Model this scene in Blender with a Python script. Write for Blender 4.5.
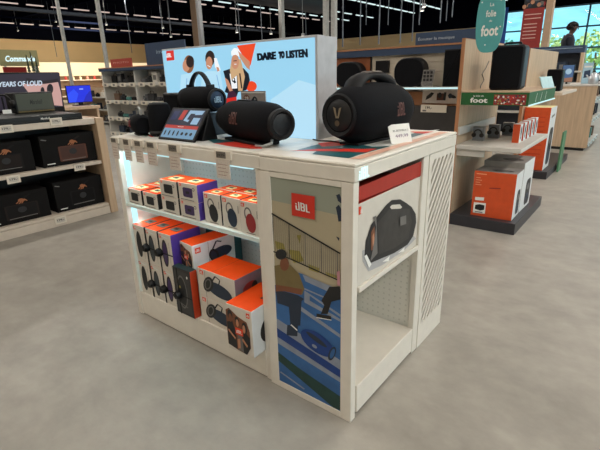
import bpy, bmesh, math, random
from mathutils import Vector, Matrix
random.seed(7)
for o in list(bpy.data.objects): bpy.data.objects.remove(o)
SC = bpy.context.scene
C = SC.collection
PI = math.pi

# ------------------------------------------------------------------ camera
F, PITCH, ROLL, YAW = 437.457, 0.32754, -0.02663, 0.67307
CAM = Vector((0.77055, -1.27621, 1.38622))
_fwd = Vector((-math.sin(YAW)*math.cos(PITCH), math.cos(YAW)*math.cos(PITCH), -math.sin(PITCH)))
_rt = Vector((math.cos(YAW), math.sin(YAW), 0)); _up = _rt.cross(_fwd)
_r = math.cos(ROLL)*_rt + math.sin(ROLL)*_up
_u = -math.sin(ROLL)*_rt + math.cos(ROLL)*_up
cd = bpy.data.cameras.new('camera'); cam = bpy.data.objects.new('camera', cd); C.objects.link(cam)
cd.sensor_width = 36; cd.lens = F/600*36; cd.clip_end = 600; cd.clip_start = 0.02
cam.matrix_world = Matrix(((_r.x, _u.x, -_fwd.x, CAM.x), (_r.y, _u.y, -_fwd.y, CAM.y), (_r.z, _u.z, -_fwd.z, CAM.z), (0, 0, 0, 1)))
SC.camera = cam

def at(px, py, axis, val):
    """the point of the plane x|y|z = val seen at that place of the 600x450 photograph"""
    d = _fwd + _r*((px-300)/F) - _u*((py-225)/F)
    i = 'xyz'.index(axis)
    return CAM + d*((val-CAM[i])/d[i])

# ------------------------------------------------------------------ world, light, exposure
SC.view_settings.view_transform = 'Standard'
try: SC.view_settings.look = 'None'
except Exception: pass
SC.view_settings.gamma = 1.0
SC.view_settings.exposure = 0.0
W = bpy.data.worlds.new('sky'); SC.world = W; W.use_nodes = True
nt = W.node_tree; bg = nt.nodes['Background']
tc = nt.nodes.new('ShaderNodeTexCoord'); sep = nt.nodes.new('ShaderNodeSeparateXYZ'); rmp = nt.nodes.new('ShaderNodeValToRGB')
nt.links.new(tc.outputs['Generated'], sep.inputs[0]); nt.links.new(sep.outputs['Z'], rmp.inputs[0]); nt.links.new(rmp.outputs[0], bg.inputs[0])
rmp.color_ramp.elements[0].position = 0.0; rmp.color_ramp.elements[0].color = (0.42, 0.86, 0.95, 1)
rmp.color_ramp.elements[1].position = 0.5; rmp.color_ramp.elements[1].color = (0.16, 0.5, 0.85, 1)
bg.inputs[1].default_value = 1.25

def area(name, loc, size, size_y, power, color, aim=(0, 0, -1), parent=None, spread=None):
    l = bpy.data.lights.new(name, 'AREA'); l.shape = 'RECTANGLE'; l.size = size; l.size_y = size_y
    l.energy = power; l.color = color
    if spread: l.spread = spread
    o = bpy.data.objects.new(name, l); C.objects.link(o); o.location = loc
    o.rotation_euler = Vector(aim).to_track_quat('-Z', 'Y').to_euler()
    if parent: o.parent = parent
    return o
sun_l = bpy.data.lights.new('sun', 'SUN'); sun_l.energy = 4.0; sun_l.angle = 0.02; sun_l.color = (1, .95, .85)
sun = bpy.data.objects.new('sun', sun_l); C.objects.link(sun); sun.rotation_euler = (math.radians(40), 0, math.radians(30))
ROWS = [(-25.0, 1300), (-12.0, 1100), (-5.0, 760), (0.0, 380), (4.5, 1250), (9.0, 900)]
for rx, pw in ROWS:                       # rows of ceiling tubes over the shop floor; leftmost added to brighten the sign
    area('ceiling_row_light', (rx, 11, 5.9), 0.3, 34, pw, (1.0, 0.93, 0.83))
area('far_left_wall_fill', (-36, 18, 6.2), 3, 36, 4200, (1.0, 0.84, 0.62), aim=(-1, 0, -.8))  # unseen fill lamp aimed at the left wall to brighten it
area('warm_rear_fill_light', (-1, -8.5, 5.9), 12, 0.4, 230, (1.0, 0.72, 0.42))  # extra unseen lamp added to warm the front of the stand
area('window_daylight', (13.6, 3, 2.6), 22, 3.6, 130, (0.86, 0.94, 1.0), aim=(-1, 0, -0.1))

# ------------------------------------------------------------------ materials
def lin(c):
    return tuple((v/255/12.92 if v/255 <= 0.04045 else ((v/255+0.055)/1.055)**2.4) for v in c)
_mats = {}
def mat(name, col=(128, 128, 128), rough=0.5, metal=0.0, emit=0.0, var=0.04, scale=18.0, spec=0.5, bump=0.0):
    if name in _mats: return _mats[name]
    m = bpy.data.materials.new(name); m.use_nodes = True; t = m.node_tree; b = t.nodes['Principled BSDF']
    c = lin(col)
    b.inputs['Roughness'].default_value = rough; b.inputs['Metallic'].default_value = metal
    b.inputs['Specular IOR Level'].default_value = spec
    if emit > 0:
        b.inputs['Base Color'].default_value = (*[v*0.2 for v in c], 1)
        b.inputs['Emission Color'].default_value = (*c, 1); b.inputs['Emission Strength'].default_value = emit
    else:
        co = t.nodes.new('ShaderNodeTexCoord'); nz = t.nodes.new('ShaderNodeTexNoise'); rp = t.nodes.new('ShaderNodeValToRGB')
        nz.inputs['Scale'].default_value = scale; nz.inputs['Detail'].default_value = 3
        t.links.new(co.outputs['Object'], nz.inputs['Vector']); t.links.new(nz.outputs['Fac'], rp.inputs[0])
        rp.color_ramp.elements[0].position = 0.3; rp.color_ramp.elements[1].position = 0.7
        rp.color_ramp.elements[0].color = (*[v*(1-var*2) for v in c], 1); rp.color_ramp.elements[1].color = (*[min(1, v*(1+var*2)) for v in c], 1)
        t.links.new(rp.outputs[0], b.inputs['Base Color'])
        if bump:
            bm_ = t.nodes.new('ShaderNodeBump'); bm_.inputs['Strength'].default_value = bump; bm_.inputs['Distance'].default_value = 0.002
            t.links.new(nz.outputs['Fac'], bm_.inputs['Height']); t.links.new(bm_.outputs[0], b.inputs['Normal'])
    _mats[name] = m; return m

def floor_material():
    m = bpy.data.materials.new('polished_concrete'); m.use_nodes = True; t = m.node_tree; b = t.nodes['Principled BSDF']
    co = t.nodes.new('ShaderNodeTexCoord')
    n1 = t.nodes.new('ShaderNodeTexNoise'); n1.inputs['Scale'].default_value = 1.7; n1.inputs['Detail'].default_value = 9; n1.inputs['Roughness'].default_value = 0.66
    n1.inputs['Distortion'].default_value = 0.15
    n2 = t.nodes.new('ShaderNodeTexNoise'); n2.inputs['Scale'].default_value = 9; n2.inputs['Detail'].default_value = 6
    mp = t.nodes.new('ShaderNodeMapping'); mp.inputs['Scale'].default_value = (1.0, 1.5, 1)
    t.links.new(co.outputs['Object'], mp.inputs[0]); t.links.new(mp.outputs[0], n1.inputs['Vector']); t.links.new(co.outputs['Object'], n2.inputs['Vector'])
    r1 = t.nodes.new('ShaderNodeValToRGB'); r1.color_ramp.elements[0].position = 0.3; r1.color_ramp.elements[1].position = 0.72
    r1.color_ramp.elements[0].color = (*lin((138, 134, 127)), 1); r1.color_ramp.elements[1].color = (*lin((168, 164, 156)), 1)
    r2 = t.nodes.new('ShaderNodeValToRGB'); r2.color_ramp.elements[0].color = (.80, .80, .80, 1); r2.color_ramp.elements[1].color = (1.18, 1.18, 1.18, 1)
    t.links.new(n1.outputs['Fac'], r1.inputs[0]); t.links.new(n2.outputs['Fac'], r2.inputs[0])
    mx = t.nodes.new('ShaderNodeMixRGB'); mx.blend_type = 'MULTIPLY'; mx.inputs[0].default_value = 1
    t.links.new(r1.outputs[0], mx.inputs[1]); t.links.new(r2.outputs[0], mx.inputs[2]); t.links.new(mx.outputs[0], b.inputs['Base Color'])
    r3 = t.nodes.new('ShaderNodeMapRange'); r3.inputs[3].default_value = 0.34; r3.inputs[4].default_value = 0.55
    t.links.new(n1.outputs['Fac'], r3.inputs[0]); t.links.new(r3.outputs[0], b.inputs['Roughness'])
    b.inputs['Specular IOR Level'].default_value = 0.35
    return m

def pegboard_material(name, col, ax='x'):
    m = bpy.data.materials.new(name); m.use_nodes = True; t = m.node_tree; b = t.nodes['Principled BSDF']
    b.inputs['Roughness'].default_value = 0.5
    co = t.nodes.new('ShaderNodeTexCoord'); mp = t.nodes.new('ShaderNodeMapping'); mp.inputs['Scale'].default_value = (32, 32, 32)
    fr = t.nodes.new('ShaderNodeVectorMath'); fr.operation = 'FRACTION'
    sb = t.nodes.new('ShaderNodeVectorMath'); sb.operation = 'SUBTRACT'; sb.inputs[1].default_value = (.5, .5, .5)
    mk = t.nodes.new('ShaderNodeVectorMath'); mk.operation = 'MULTIPLY'; mk.inputs[1].default_value = (1, 0, 1) if ax == 'x' else (0, 1, 1)
    ln = t.nodes.new('ShaderNodeVectorMath'); ln.operation = 'LENGTH'
    gt = t.nodes.new('ShaderNodeMath'); gt.operation = 'GREATER_THAN'; gt.inputs[1].default_value = 0.16
    mx = t.nodes.new('ShaderNodeMixRGB'); mx.inputs[1].default_value = (*lin([v*.91 for v in col]), 1); mx.inputs[2].default_value = (*lin(col), 1)
    for a, bb in ((co.outputs['Object'], mp.inputs[0]), (mp.outputs[0], fr.inputs[0]), (fr.outputs[0], sb.inputs[0]), (sb.outputs[0], mk.inputs[0]), (mk.outputs[0], ln.inputs[0])): t.links.new(a, bb)
    t.links.new(ln.outputs['Value'], gt.inputs[0]); t.links.new(gt.outputs[0], mx.inputs[0]); t.links.new(mx.outputs[0], b.inputs['Base Color'])
    return m

def wood_material(name, col, sc=(1, 1, 12)):
    m = bpy.data.materials.new(name); m.use_nodes = True; t = m.node_tree; b = t.nodes['Principled BSDF']
    co = t.nodes.new('ShaderNodeTexCoord'); mp = t.nodes.new('ShaderNodeMapping'); mp.inputs['Scale'].default_value = (22, 22, 1.6)
    nz = t.nodes.new('ShaderNodeTexNoise'); nz.inputs['Scale'].default_value = 1.5; nz.inputs['Detail'].default_value = 5
    rp = t.nodes.new('ShaderNodeValToRGB'); c = lin(col); rp.color_ramp.elements[0].position = .3; rp.color_ramp.elements[1].position = .7
    rp.color_ramp.elements[0].color = (*[v*.86 for v in c], 1); rp.color_ramp.elements[1].color = (*[v*1.1 for v in c], 1)
    t.links.new(co.outputs['Object'], mp.inputs[0]); t.links.new(mp.outputs[0], nz.inputs['Vector']); t.links.new(nz.outputs['Fac'], rp.inputs[0]); t.links.new(rp.outputs[0], b.inputs['Base Color'])
    b.inputs['Roughness'].default_value = 0.55
    return m

def glass_material():
    m = bpy.data.materials.new('window_glass'); m.use_nodes = True; t = m.node_tree; t.nodes.remove(t.nodes['Principled BSDF'])
    tr = t.nodes.new('ShaderNodeBsdfTransparent'); tr.inputs[0].default_value = (.93, .985, .99, 1)
    gl = t.nodes.new('ShaderNodeBsdfGlossy'); gl.inputs['Roughness'].default_value = 0.02
    mx = t.nodes.new('ShaderNodeMixShader'); mx.inputs[0].default_value = 0.015
    t.links.new(tr.outputs[0], mx.inputs[1]); t.links.new(gl.outputs[0], mx.inputs[2]); t.links.new(mx.outputs[0], t.nodes['Material Output'].inputs[0])
    return m

WHITE = mat('white_powder_coat', (226, 221, 211), 0.42, var=.015)
WHITE2 = mat('white_shelf_metal', (205, 202, 196), 0.45, var=.02)
GREYM = mat('grey_metal', (140, 142, 146), 0.4, 0.0, var=.03)
STEEL = mat('galvanised_steel', (178, 178, 176), 0.5, 0.0, var=.06)
BLACK = mat('black_plastic', (12, 13, 16), 0.45, var=.05, spec=.3)
BLACKF = mat('black_speaker_fabric', (9, 11, 17), 0.85, var=.12, scale=160, bump=.4, spec=.2)
DARKG = mat('dark_grey_plastic', (44, 46, 50), 0.5)
RUBBER = mat('dark_rubber', (15, 16, 20), 0.6, spec=.3)
ORANGE = mat('orange_card', (240, 76, 12), 0.6, var=.02, spec=.2)
RED = mat('red_print', (205, 48, 30), 0.5, var=.01)
REDO = mat('orange_red_print', (226, 72, 34), 0.5, var=.01)
CARD = mat('pale_card', (214, 208, 198), 0.5, var=.02)
CARDB = mat('bluish_white_card', (222, 226, 228), 0.5, var=.02)
CREAM = mat('cream_sticker', (236, 226, 170), 0.5, var=.01)
PRINTW = mat('white_print', (240, 240, 236), 0.5, var=.0)
PRINTB = mat('black_print', (26, 27, 30), 0.5, var=.02)
PRINTG = mat('grey_print', (110, 108, 106), 0.5, var=.02)
NAVYP = mat('navy_print', (34, 48, 68), 0.5, var=.04)
PURPLE = mat('purple_print', (84, 58, 150), 0.45, var=.04)
DPURPLE = mat('dark_purple_print', (64, 46, 92), 0.5, var=.04)
MAROON = mat('maroon_print', (150, 42, 44), 0.5, var=.03)
SKIN = mat('skin_print', (196, 140, 108), 0.6, var=.03)
SKIND = mat('brown_skin_print', (124, 78, 54), 0.6, var=.03)
TEAL = mat('teal_print', (26, 84, 92), 0.4, var=.03)
BWOOD = wood_material('beige_wood_laminate', (196, 170, 142))
OWOOD = wood_material('orange_wood_edge', (176, 122, 84))
NAVY = mat('navy_panel', (52, 70, 98), 0.5, var=.02)
CHARC = mat('charcoal_panel', (56, 55, 56), 0.5, var=.03)
CHROME = mat('chrome', (200, 203, 208), 0.38, 1.0, var=.01)
EINK = mat('e_ink_screen', (112, 106, 98), 0.4, var=.2, scale=220)
PAPER = mat('ticket_paper', (212, 202, 192), 0.6, var=.05, scale=120)
TAGW = mat('tag_plastic', (222, 214, 200), 0.4, var=.01)
SLATW = mat('cream_slatwall', (206, 196, 180), 0.5, var=.02)
LED = mat('led_strip', (170, 232, 246), emit=1.3)
LEDS = mat('soft_led_strip', (190, 232, 240), emit=1.1)

# ------------------------------------------------------------------ mesh helpers
class MB:
    def __init__(s): s.v = []; s.f = []; s.m = []; s.sm = []
    def face(s, pts, m=0, sm=False):
        i = len(s.v); s.v += [tuple(p) for p in pts]; s.f.append(tuple(range(i, i+len(pts)))); s.m.append(m); s.sm.append(sm); return s
    def box(s, x0, x1, y0, y1, z0, z1, m=0, mm=None, M=None):
        c = [Vector(p) for p in ((x0,y0,z0),(x1,y0,z0),(x1,y1,z0),(x0,y1,z0),(x0,y0,z1),(x1,y0,z1),(x1,y1,z1),(x0,y1,z1))]
        if M: c = [M @ p for p in c]
        i = len(s.v); s.v += [tuple(p) for p in c]
        mm = mm or {}
        for k, q in (('b',(0,3,2,1)),('t',(4,5,6,7)),('f',(0,1,5,4)),('r',(1,2,6,5)),('k',(2,3,7,6)),('l',(3,0,4,7))):
            s.f.append(tuple(i+j for j in q)); s.m.append(mm.get(k, m)); s.sm.append(False)
        return s
    def ring(s, rings, m=0, cap=True, sm=True):
        n = len(rings[0]); i = len(s.v)
        for r in rings: s.v += [tuple(p) for p in r]
        for a in range(len(rings)-1):
            for k in range(n):
                s.f.append((i+a*n+k, i+a*n+(k+1) % n, i+(a+1)*n+(k+1) % n, i+(a+1)*n+k)); s.m.append(m); s.sm.append(sm)
        if cap:
            s.f.append(tuple(i+k for k in range(n))[::-1]); s.m.append(m); s.sm.append(False)
            s.f.append(tuple(i+(len(rings)-1)*n+k for k in range(n))); s.m.append(m); s.sm.append(False)
        return s
    def tube(s, path, r, n=8, m=0, flat=1.0):
        path = [Vector(p) for p in path]; rings = []
        d0 = (path[1]-path[0]).normalized(); up = Vector((0, 0, 1)) if abs(d0.z) < .9 else Vector((1, 0, 0))
        for k, p in enumerate(path):
            d = (path[min(k+1, len(path)-1)]-path[max(k-1, 0)]).normalized()
            a = d.cross(up); a = a.normalized() if a.length > 1e-6 else Vector((1, 0, 0)); b = a.cross(d).normalized()
            up = b
            rr = r[k] if isinstance(r, (list, tuple)) else r
            rings.append([p + a*math.cos(t)*rr*flat + b*math.sin(t)*rr for t in [2*PI*j/n for j in range(n)]])
        return s.ring(rings, m)
    def cyl(s, p0, p1, r, n=12, m=0, r1=None): return s.tube([p0, p1], [r, r if r1 is None else r1], n, m)
    def lathe(s, prof, axis='z', n=24, m=0, o=(0, 0, 0), sy=1.0, cap=True):
        """prof: list of (radius, height)"""
        rings = []; o = Vector(o)
        for r, h in prof:
            rg = []
            for j in range(n):
                t = 2*PI*j/n; a, b = r*math.cos(t), r*math.sin(t)*sy
                rg.append(o + (Vector((a, b, h)) if axis == 'z' else Vector((h, a, b)) if axis == 'x' else Vector((a, h, b))))
            rings.append(rg)
        return s.ring(rings, m, cap)
    def prism(s, pts, vec, m=0, mside=None):
        pts = [Vector(p) for p in pts]; vec = Vector(vec); n = len(pts); i = len(s.v)
        s.v += [tuple(p) for p in pts] + [tuple(p+vec) for p in pts]
        s.f.append(tuple(range(i, i+n))); s.m.append(m); s.sm.append(False)
        s.f.append(tuple(range(i+n, i+2*n))[::-1]); s.m.append(m); s.sm.append(False)
        for k in range(n):
            s.f.append((i+k, i+(k+1) % n, i+n+(k+1) % n, i+n+k)); s.m.append(m if mside is None else mside); s.sm.append(False)
        return s
    def build(s, name, mats, parent=None, bevel=0.0, seg=2, fix=True):
        if not isinstance(mats, (list, tuple)): mats = [mats]
        me = bpy.data.meshes.new(name); me.from_pydata(s.v, [], s.f)
        for m in mats: me.materials.append(m)
        for p, mi, sm in zip(me.polygons, s.m, s.sm): p.material_index = mi; p.use_smooth = sm
        if fix:
            b = bmesh.new(); b.from_mesh(me); bmesh.ops.recalc_face_normals(b, faces=b.faces); b.to_mesh(me); b.free()
        try: me.set_sharp_from_angle(angle=math.radians(42))
        except Exception: pass
        o = bpy.data.objects.new(name, me); C.objects.link(o)
        if parent: o.parent = parent
        if bevel:
            md = o.modifiers.new('edge', 'BEVEL'); md.width = bevel; md.segments = seg; md.limit_method = 'ANGLE'; md.angle_limit = math.radians(40)
        return o

def tag(o, label, cat, group=None, kind=None):
    if label: o['label'] = label
    if cat: o['category'] = cat
    if group: o['group'] = group
    if kind: o['kind'] = kind
    return o
def thing(name, label, cat, loc=(0, 0, 0), rz=0.0, group=None):
    o = bpy.data.objects.new(name, None); C.objects.link(o); o.empty_display_size = .05
    o.location = loc; o.rotation_euler = (0, 0, rz)
    return tag(o, label, cat, group)
def struct(o): o['kind'] = 'structure'; return o

def text_pts(s, off=0.0, shear=0.0):
    cu = bpy.data.curves.new('t', 'FONT'); cu.body = s; cu.offset = off; cu.shear = shear; cu.resolution_u = 3
    ob = bpy.data.objects.new('t', cu); C.objects.link(ob)
    dg = bpy.context.evaluated_depsgraph_get(); me = bpy.data.meshes.new_from_object(ob.evaluated_get(dg))
    V = [(v.co.x, v.co.y) for v in me.vertices]; Fc = [tuple(p.vertices) for p in me.polygons]
    bpy.data.objects.remove(ob); bpy.data.curves.remove(cu); bpy.data.meshes.remove(me)
    x0 = min(v[0] for v in V); x1 = max(v[0] for v in V); y0 = min(v[1] for v in V); y1 = max(v[1] for v in V)
    return [((x-x0)/(x1-x0), (y-y0)/(y1-y0)) for x, y in V], Fc
_tc = {}
def _jbl():
    r = [(0, .10, 0, .52), (0, .30, 0, .15), (.20, .30, 0, 1), (0, .10, .62, .76), (.36, .46, 0, 1), (.36, .62, 0, .15), (.36, .62, .43, .57), (.36, .62, .85, 1), (.57, .67, .06, .48), (.57, .67, .52, .94), (.73, .83, 0, 1), (.73, 1, 0, .15)]
    V, Fc = [], []
    for x0, x1, y0, y1 in r:
        n = max(1, round((y1-y0)/.1))
        for k in range(n):
            ya, yb = y0+(y1-y0)*k/n, y0+(y1-y0)*(k+1)/n
            b = len(V); V += [(x0, ya), (x1, ya), (x1, yb), (x0, yb)]; Fc.append((b, b+1, b+2, b+3))
    return V, Fc
def lettering(s, conv, m, parent=None, off=0.02, name='lettering', shear=0.0, bold=0.0):
    """writing; conv maps (u, v) in the unit square of the writing to a point"""
    k = (s, off, shear)
    if k not in _tc: _tc[k] = _jbl() if s == 'JBL' else text_pts(s, off, shear)
    V, Fc = _tc[k]
    if bold:
        V0, F0 = V, Fc; V, Fc = [], []
        for d in (-bold, 0, bold):
            b0 = len(V); V += [(u+d, v) for u, v in V0]; Fc = Fc + [tuple(i+b0 for i in f) for f in F0]
    me = bpy.data.meshes.new(name); me.from_pydata([tuple(conv(u, v)) for u, v in V], [], Fc); me.materials.append(m)
    o = bpy.data.objects.new(name, me); C.objects.link(o)
    if parent: o.parent = parent
    return o
def quad(a, b, c, d, n=0.0):
    """bilinear sheet: a bottom-left, b bottom-right, c top-right, d top-left, lifted n along its normal"""
    a, b, c, d = map(Vector, (a, b, c, d)); nn = (b-a).cross(d-a).normalized()*n
    return lambda u, v: a*(1-u)*(1-v) + b*u*(1-v) + c*u*v + d*(1-u)*v + nn
def ell(cx, cy, rx, ry, n=20, rot=0.0):
    r = math.radians(rot)
    return [(cx + rx*math.cos(t)*math.cos(r) - ry*math.sin(t)*math.sin(r), cy + rx*math.cos(t)*math.sin(r) + ry*math.sin(t)*math.cos(r)) for t in [2*PI*k/n for k in range(n)]]
def rrect(x0, x1, y0, y1, r, n=5):
    P = []
    for cx, cy, a in ((x1-r, y1-r, 0), (x0+r, y1-r, 90), (x0+r, y0+r, 180), (x1-r, y0+r, 270)):
        for k in range(n+1):
            t = math.radians(a + 90*k/n); P.append((cx+r*math.cos(t), cy+r*math.sin(t)))
    return P
def line(x0, y0, x1, y1, w):
    dx, dy = x1-x0, y1-y0; L = math.hypot(dx, dy); nx, ny = -dy/L*w/2, dx/L*w/2
    return [(x0+nx, y0+ny), (x1+nx, y1+ny), (x1-nx, y1-ny), (x0-nx, y0-ny)]
def art(name, layers, conv, parent=None, step=0.0004, start=0.0):
    """flat print: ordered layers of (outline, material); conv(x, y, lift) -> point"""
    mb = MB(); ms = []
    for k, (poly, m) in enumerate(layers):
        if m not in ms: ms.append(m)
        mb.face([conv(x, y, start+k*step) for x, y in poly], ms.index(m))
    return mb.build(name, ms, parent, fix=False)

ORD = ['first', 'second', 'third', 'fourth', 'fifth', 'sixth', 'seventh', 'eighth', 'ninth', 'tenth', 'eleventh', 'twelfth', 'thirteenth', 'fourteenth', 'fifteenth', 'sixteenth', 'seventeenth']

# ================================================================== SETTING
FL = floor_material()
XW, YW, YN, XE, ZC = -45.0, 36.0, -14.0, 14.0, 6.6
struct(MB().box(XW, XE, YN, YW, -0.2, 0).build('floor', FL))
ROOF = mat('dark_roof_deck', (8, 10, 20), 1.0, var=.1, scale=1, spec=0)
CREAMW = mat('cream_wall', (226, 198, 152), 0.7, var=.02, scale=.5)
DWALL = mat('dark_upper_wall', (10, 12, 22), 1.0, scale=1, spec=0)
struct(MB().box(XW-.3, XE+.3, YN-.3, YW+.3, ZC, ZC+.2).build('ceiling', ROOF))
w = MB().box(XW-.3, XW, YN, YW, 0, 5.15).box(XW-.3, XW, YN, YW, 5.15, ZC, 1)
struct(w.build('wall_left', [CREAMW, DWALL]))
struct(MB().box(XW, XE, YN-.3, YN, 0, ZC).build('wall_front', mat('grey_wall', (150, 146, 140), .7)))
# right wall: long strip window
w = MB().box(XE, XE+.3, YN, YW, 0, .6).box(XE, XE+.3, YN, YW, 4.6, ZC).box(XE, XE+.3, YN, -9, .6, 4.6).box(XE, XE+.3, 15, YW, .6, 4.6)
struct(w.build('wall_right', mat('grey_wall')))
struct(MB().box(XE+.1, XE+.12, -9, 15, .6, 4.6).build('window_2', glass_material()))
# far wall with the glazed front
WX0, WZ1 = -9.6, 5.5
w = MB().box(XW, WX0, YW, YW+.3, 0, 4.6).box(XW, XE, YW, YW+.3, WZ1, ZC, 1).box(XW, WX0, YW, YW+.3, 4.6, WZ1, 1)
struct(w.build('wall_back', [CREAMW, DWALL]))
win = struct(MB().box(WX0, XE, YW+.12, YW+.14, 0.1, WZ1).build('window_1', glass_material()))
fr = MB(); FRM = mat('blue_grey_mullion', (70, 96, 120), .5)
x = WX0
while x < XE:
    fr.box(x-.05, x+.05, YW-.05, YW+.1, 0, WZ1); x += 2.9
for z in (0.05, 1.35, 2.75, 4.1, 5.45): fr.box(WX0, XE, YW-.04, YW+.09, z-.05, z+.05)
fr.build('window_frame', FRM, win)
# outdoors
struct(MB().box(-160, 160, YW+.5, 400, -.3, -.05).build('lawn', mat('pale_lawn', (150, 178, 120), .9, scale=.3)))
hm = MB(); rings = []
for j in range(9):
    yy = 150 + j*16; row = []
    for i in range(41):
        xx = -160 + i*8
        hgt = math.sin(j/8*PI)*(23 + 4*math.sin(i*.5) + 3*math.sin(i*.23+1)) if j else 0
        row.append((xx, yy, max(-.1, hgt)))
    rings.append(row)
for j in range(8):
    for i in range(40): hm.face([rings[j][i], rings[j][i+1], rings[j+1][i+1], rings[j+1][i]], 0, True)
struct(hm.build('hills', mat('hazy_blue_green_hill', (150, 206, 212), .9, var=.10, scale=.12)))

# duct, rails under the roof, columns
DUCT = mat('dark_grey_duct', (24, 28, 34), .9, spec=.1)
d0, d1 = at(0, 10, 'x', -26), at(190, 23, 'x', -26)
zz = (d0.z+d1.z)/2
struct(MB().box(-26.15, -25.85, -6, YW-1, zz-.08, zz+.08).build('cable_duct', DUCT))
dd = at(230, 0, 'x', -12); de = at(320, 6, 'x', -12)
struct(MB().lathe([(.42, dd.y-4), (.42, de.y)], 'y', 20, 0, (-12, 0, (dd.z+de.z)/2+.25)).build('air_duct', mat('dark_air_duct', (30, 34, 46), .5)))
for k, (px, py) in enumerate(((180, 30), (180, 36))):
    q = at(px, py, 'x', -36)
    struct(MB().box(-36.08, -35.92, 2, YW-1, q.z-.06, q.z+.06).build('cable_tray', mat('navy_rail', (16, 22, 40), .9, spec=0)))
for k in range(4):
    yy = 7 + k*8.0
    struct(MB().box(XW, XE, yy-.07, yy+.07, ZC-.3, ZC-.02).box(XW, XE, yy-.12, yy+.12, ZC-.32, ZC-.3).build('roof_beam', mat('navy_beam', (12, 16, 30), 1.0, spec=0)))

def post(px, py, depth_y, w, name='steel_post', ztop=ZC-.4, m=STEEL):
    q = at(px, py, 'y', depth_y)
    o = MB().box(q.x-w/2, q.x+w/2, q.y-w/2, q.y+w/2, 0, ztop).build(name, m, bevel=.01)
    return struct(o)
post(64, 40, 4.6, .075); post(101.5, 30, 5.6, .085); post(200, 22, 10.5, .15, m=GREYM)
q = at(195, 30, 'y', 11.2)
struct(MB().box(q.x-.16, q.x+.16, q.y, q.y+.3, 0, q.z+1.1).build('brown_column', mat('brown_column', (120, 98, 78), .6)))
for px in (281.5, 326, 334): post(px, 18, 13, .17)

# suspended rods from the roof in front of the dark void
for k, (px, yy, lo) in enumerate([(57, 14, 62), (108, 14, 64), (132, 15, 58), (163, 17, 40), (171, 17, 36), (240, 16, 45), (262, 16, 44), (306, 16, 42),
        (342.7, 12, 52), (360, 14, 50), (378.7, 12, 49), (400, 14, 48), (412, 16, 46), (419, 14, 30), (440, 14, 28), (446, 18, 26), (452, 15, 22), (366, 18, 30), (388, 18, 30)]):
    a = at(px, lo-5, 'y', yy); wd = .014 if k < 8 else .015
    o = MB().box(a.x-wd, a.x+wd, a.y-wd, a.y+wd, a.z, ZC-.02).build('suspension_rod', mat('pale_grey_rod', (104, 112, 124), .5))
    tag(o, 'thin pale metal rod hanging from the dark shop roof', 'rod', 'suspension rods under the dark roof')
for k, (px, py) in enumerate([(56, 22), (106.5, 25), (18, 31), (163, 28), (171, 37), (237, 32.5), (271, 34), (303, 36), (424, 7), (422, 11)]):
    a = at(px, py, 'y', 13.4)
    t = thing('ceiling_spotlight', 'small bright ceiling spotlight hanging under the dark roof', 'spotlight', a, 0, 'small spotlights under the dark roof')
    MB().lathe([(.05, .1), (.07, .02), (.07, 0)], 'z', 10).build('housing', GREYM, t)
    MB().lathe([(.055, -.003), (.055, 0)], 'z', 10).build('bulb', mat('spot_glow', (255, 246, 230), emit=4), t)
    MB().cyl((0, 0, .1), (0, 0, ZC-a.z-.02), .012, 6).build('stem', GREYM, t)

# rows of ceiling tubes
TUBE_W = mat('warm_tube', (226, 204, 196), emit=.75); TUBE_C = mat('cool_tube', (216, 238, 240), emit=1.0)
def tube_proto(m):
    mb = MB().box(-.06, .06, -.5, .5, -.03, .03, 0, {'t': 1}).box(-.006, .006, -.45, -.438, .03, ZC-ZT, 1).box(-.006, .006, .438, .45, .03, ZC-ZT, 1)
    return mb.build('tube_lamp', [m, DARKG])
protos = {}
ZT = 6.0
def tube_row(px, py, y0, y1, pitch, m, which):
    x = at(px, py, 'z', ZT).x; y = y0
    while y < y1:
        if m.name not in protos: o = protos[m.name] = tube_proto(m)
        else: o = protos[m.name].copy(); C.objects.link(o)
        o.location = (x, y, ZT)
        tag(o, 'slim ceiling tube lamp in the %s row of dashes under the dark roof' % which, 'ceiling lamp', 'tube lamps of the %s row' % which)
        y += pitch
tube_row(36, 5.5, 8, 35, 1.48, TUBE_W, 'upper left warm'); tube_row(31, 24.5, 10, 35, 1.48, TUBE_W, 'lower left warm')
tube_row(300, 5.5, 12, 35, 1.75, TUBE_C, 'upper middle pale'); tube_row(345, 20, 14, 35, 1.6, TUBE_C, 'lower middle pale')
tube_row(395, 9, 14, 35, 1.3, TUBE_C, 'upper right pale'); tube_row(440, 9, 16, 35, 1.3, TUBE_C, 'rightmost pale'); tube_row(230, 8, 10, 35, 1.6, TUBE_W, 'centre left pale')
tube_row(516, 4, 14, 34, 1.3, TUBE_C, 'window side pale')

# ================================================================== THE DISPLAY STAND
XS, XL, D, H, BB = -0.4443, -1.5654, 0.978, 1.1, 0.0685   # seam, left end, depth, height, band
INT = pegboard_material('perforated_back', (214, 220, 222))
INTY = pegboard_material('perforated_side', (214, 214, 208), 'y')
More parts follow.
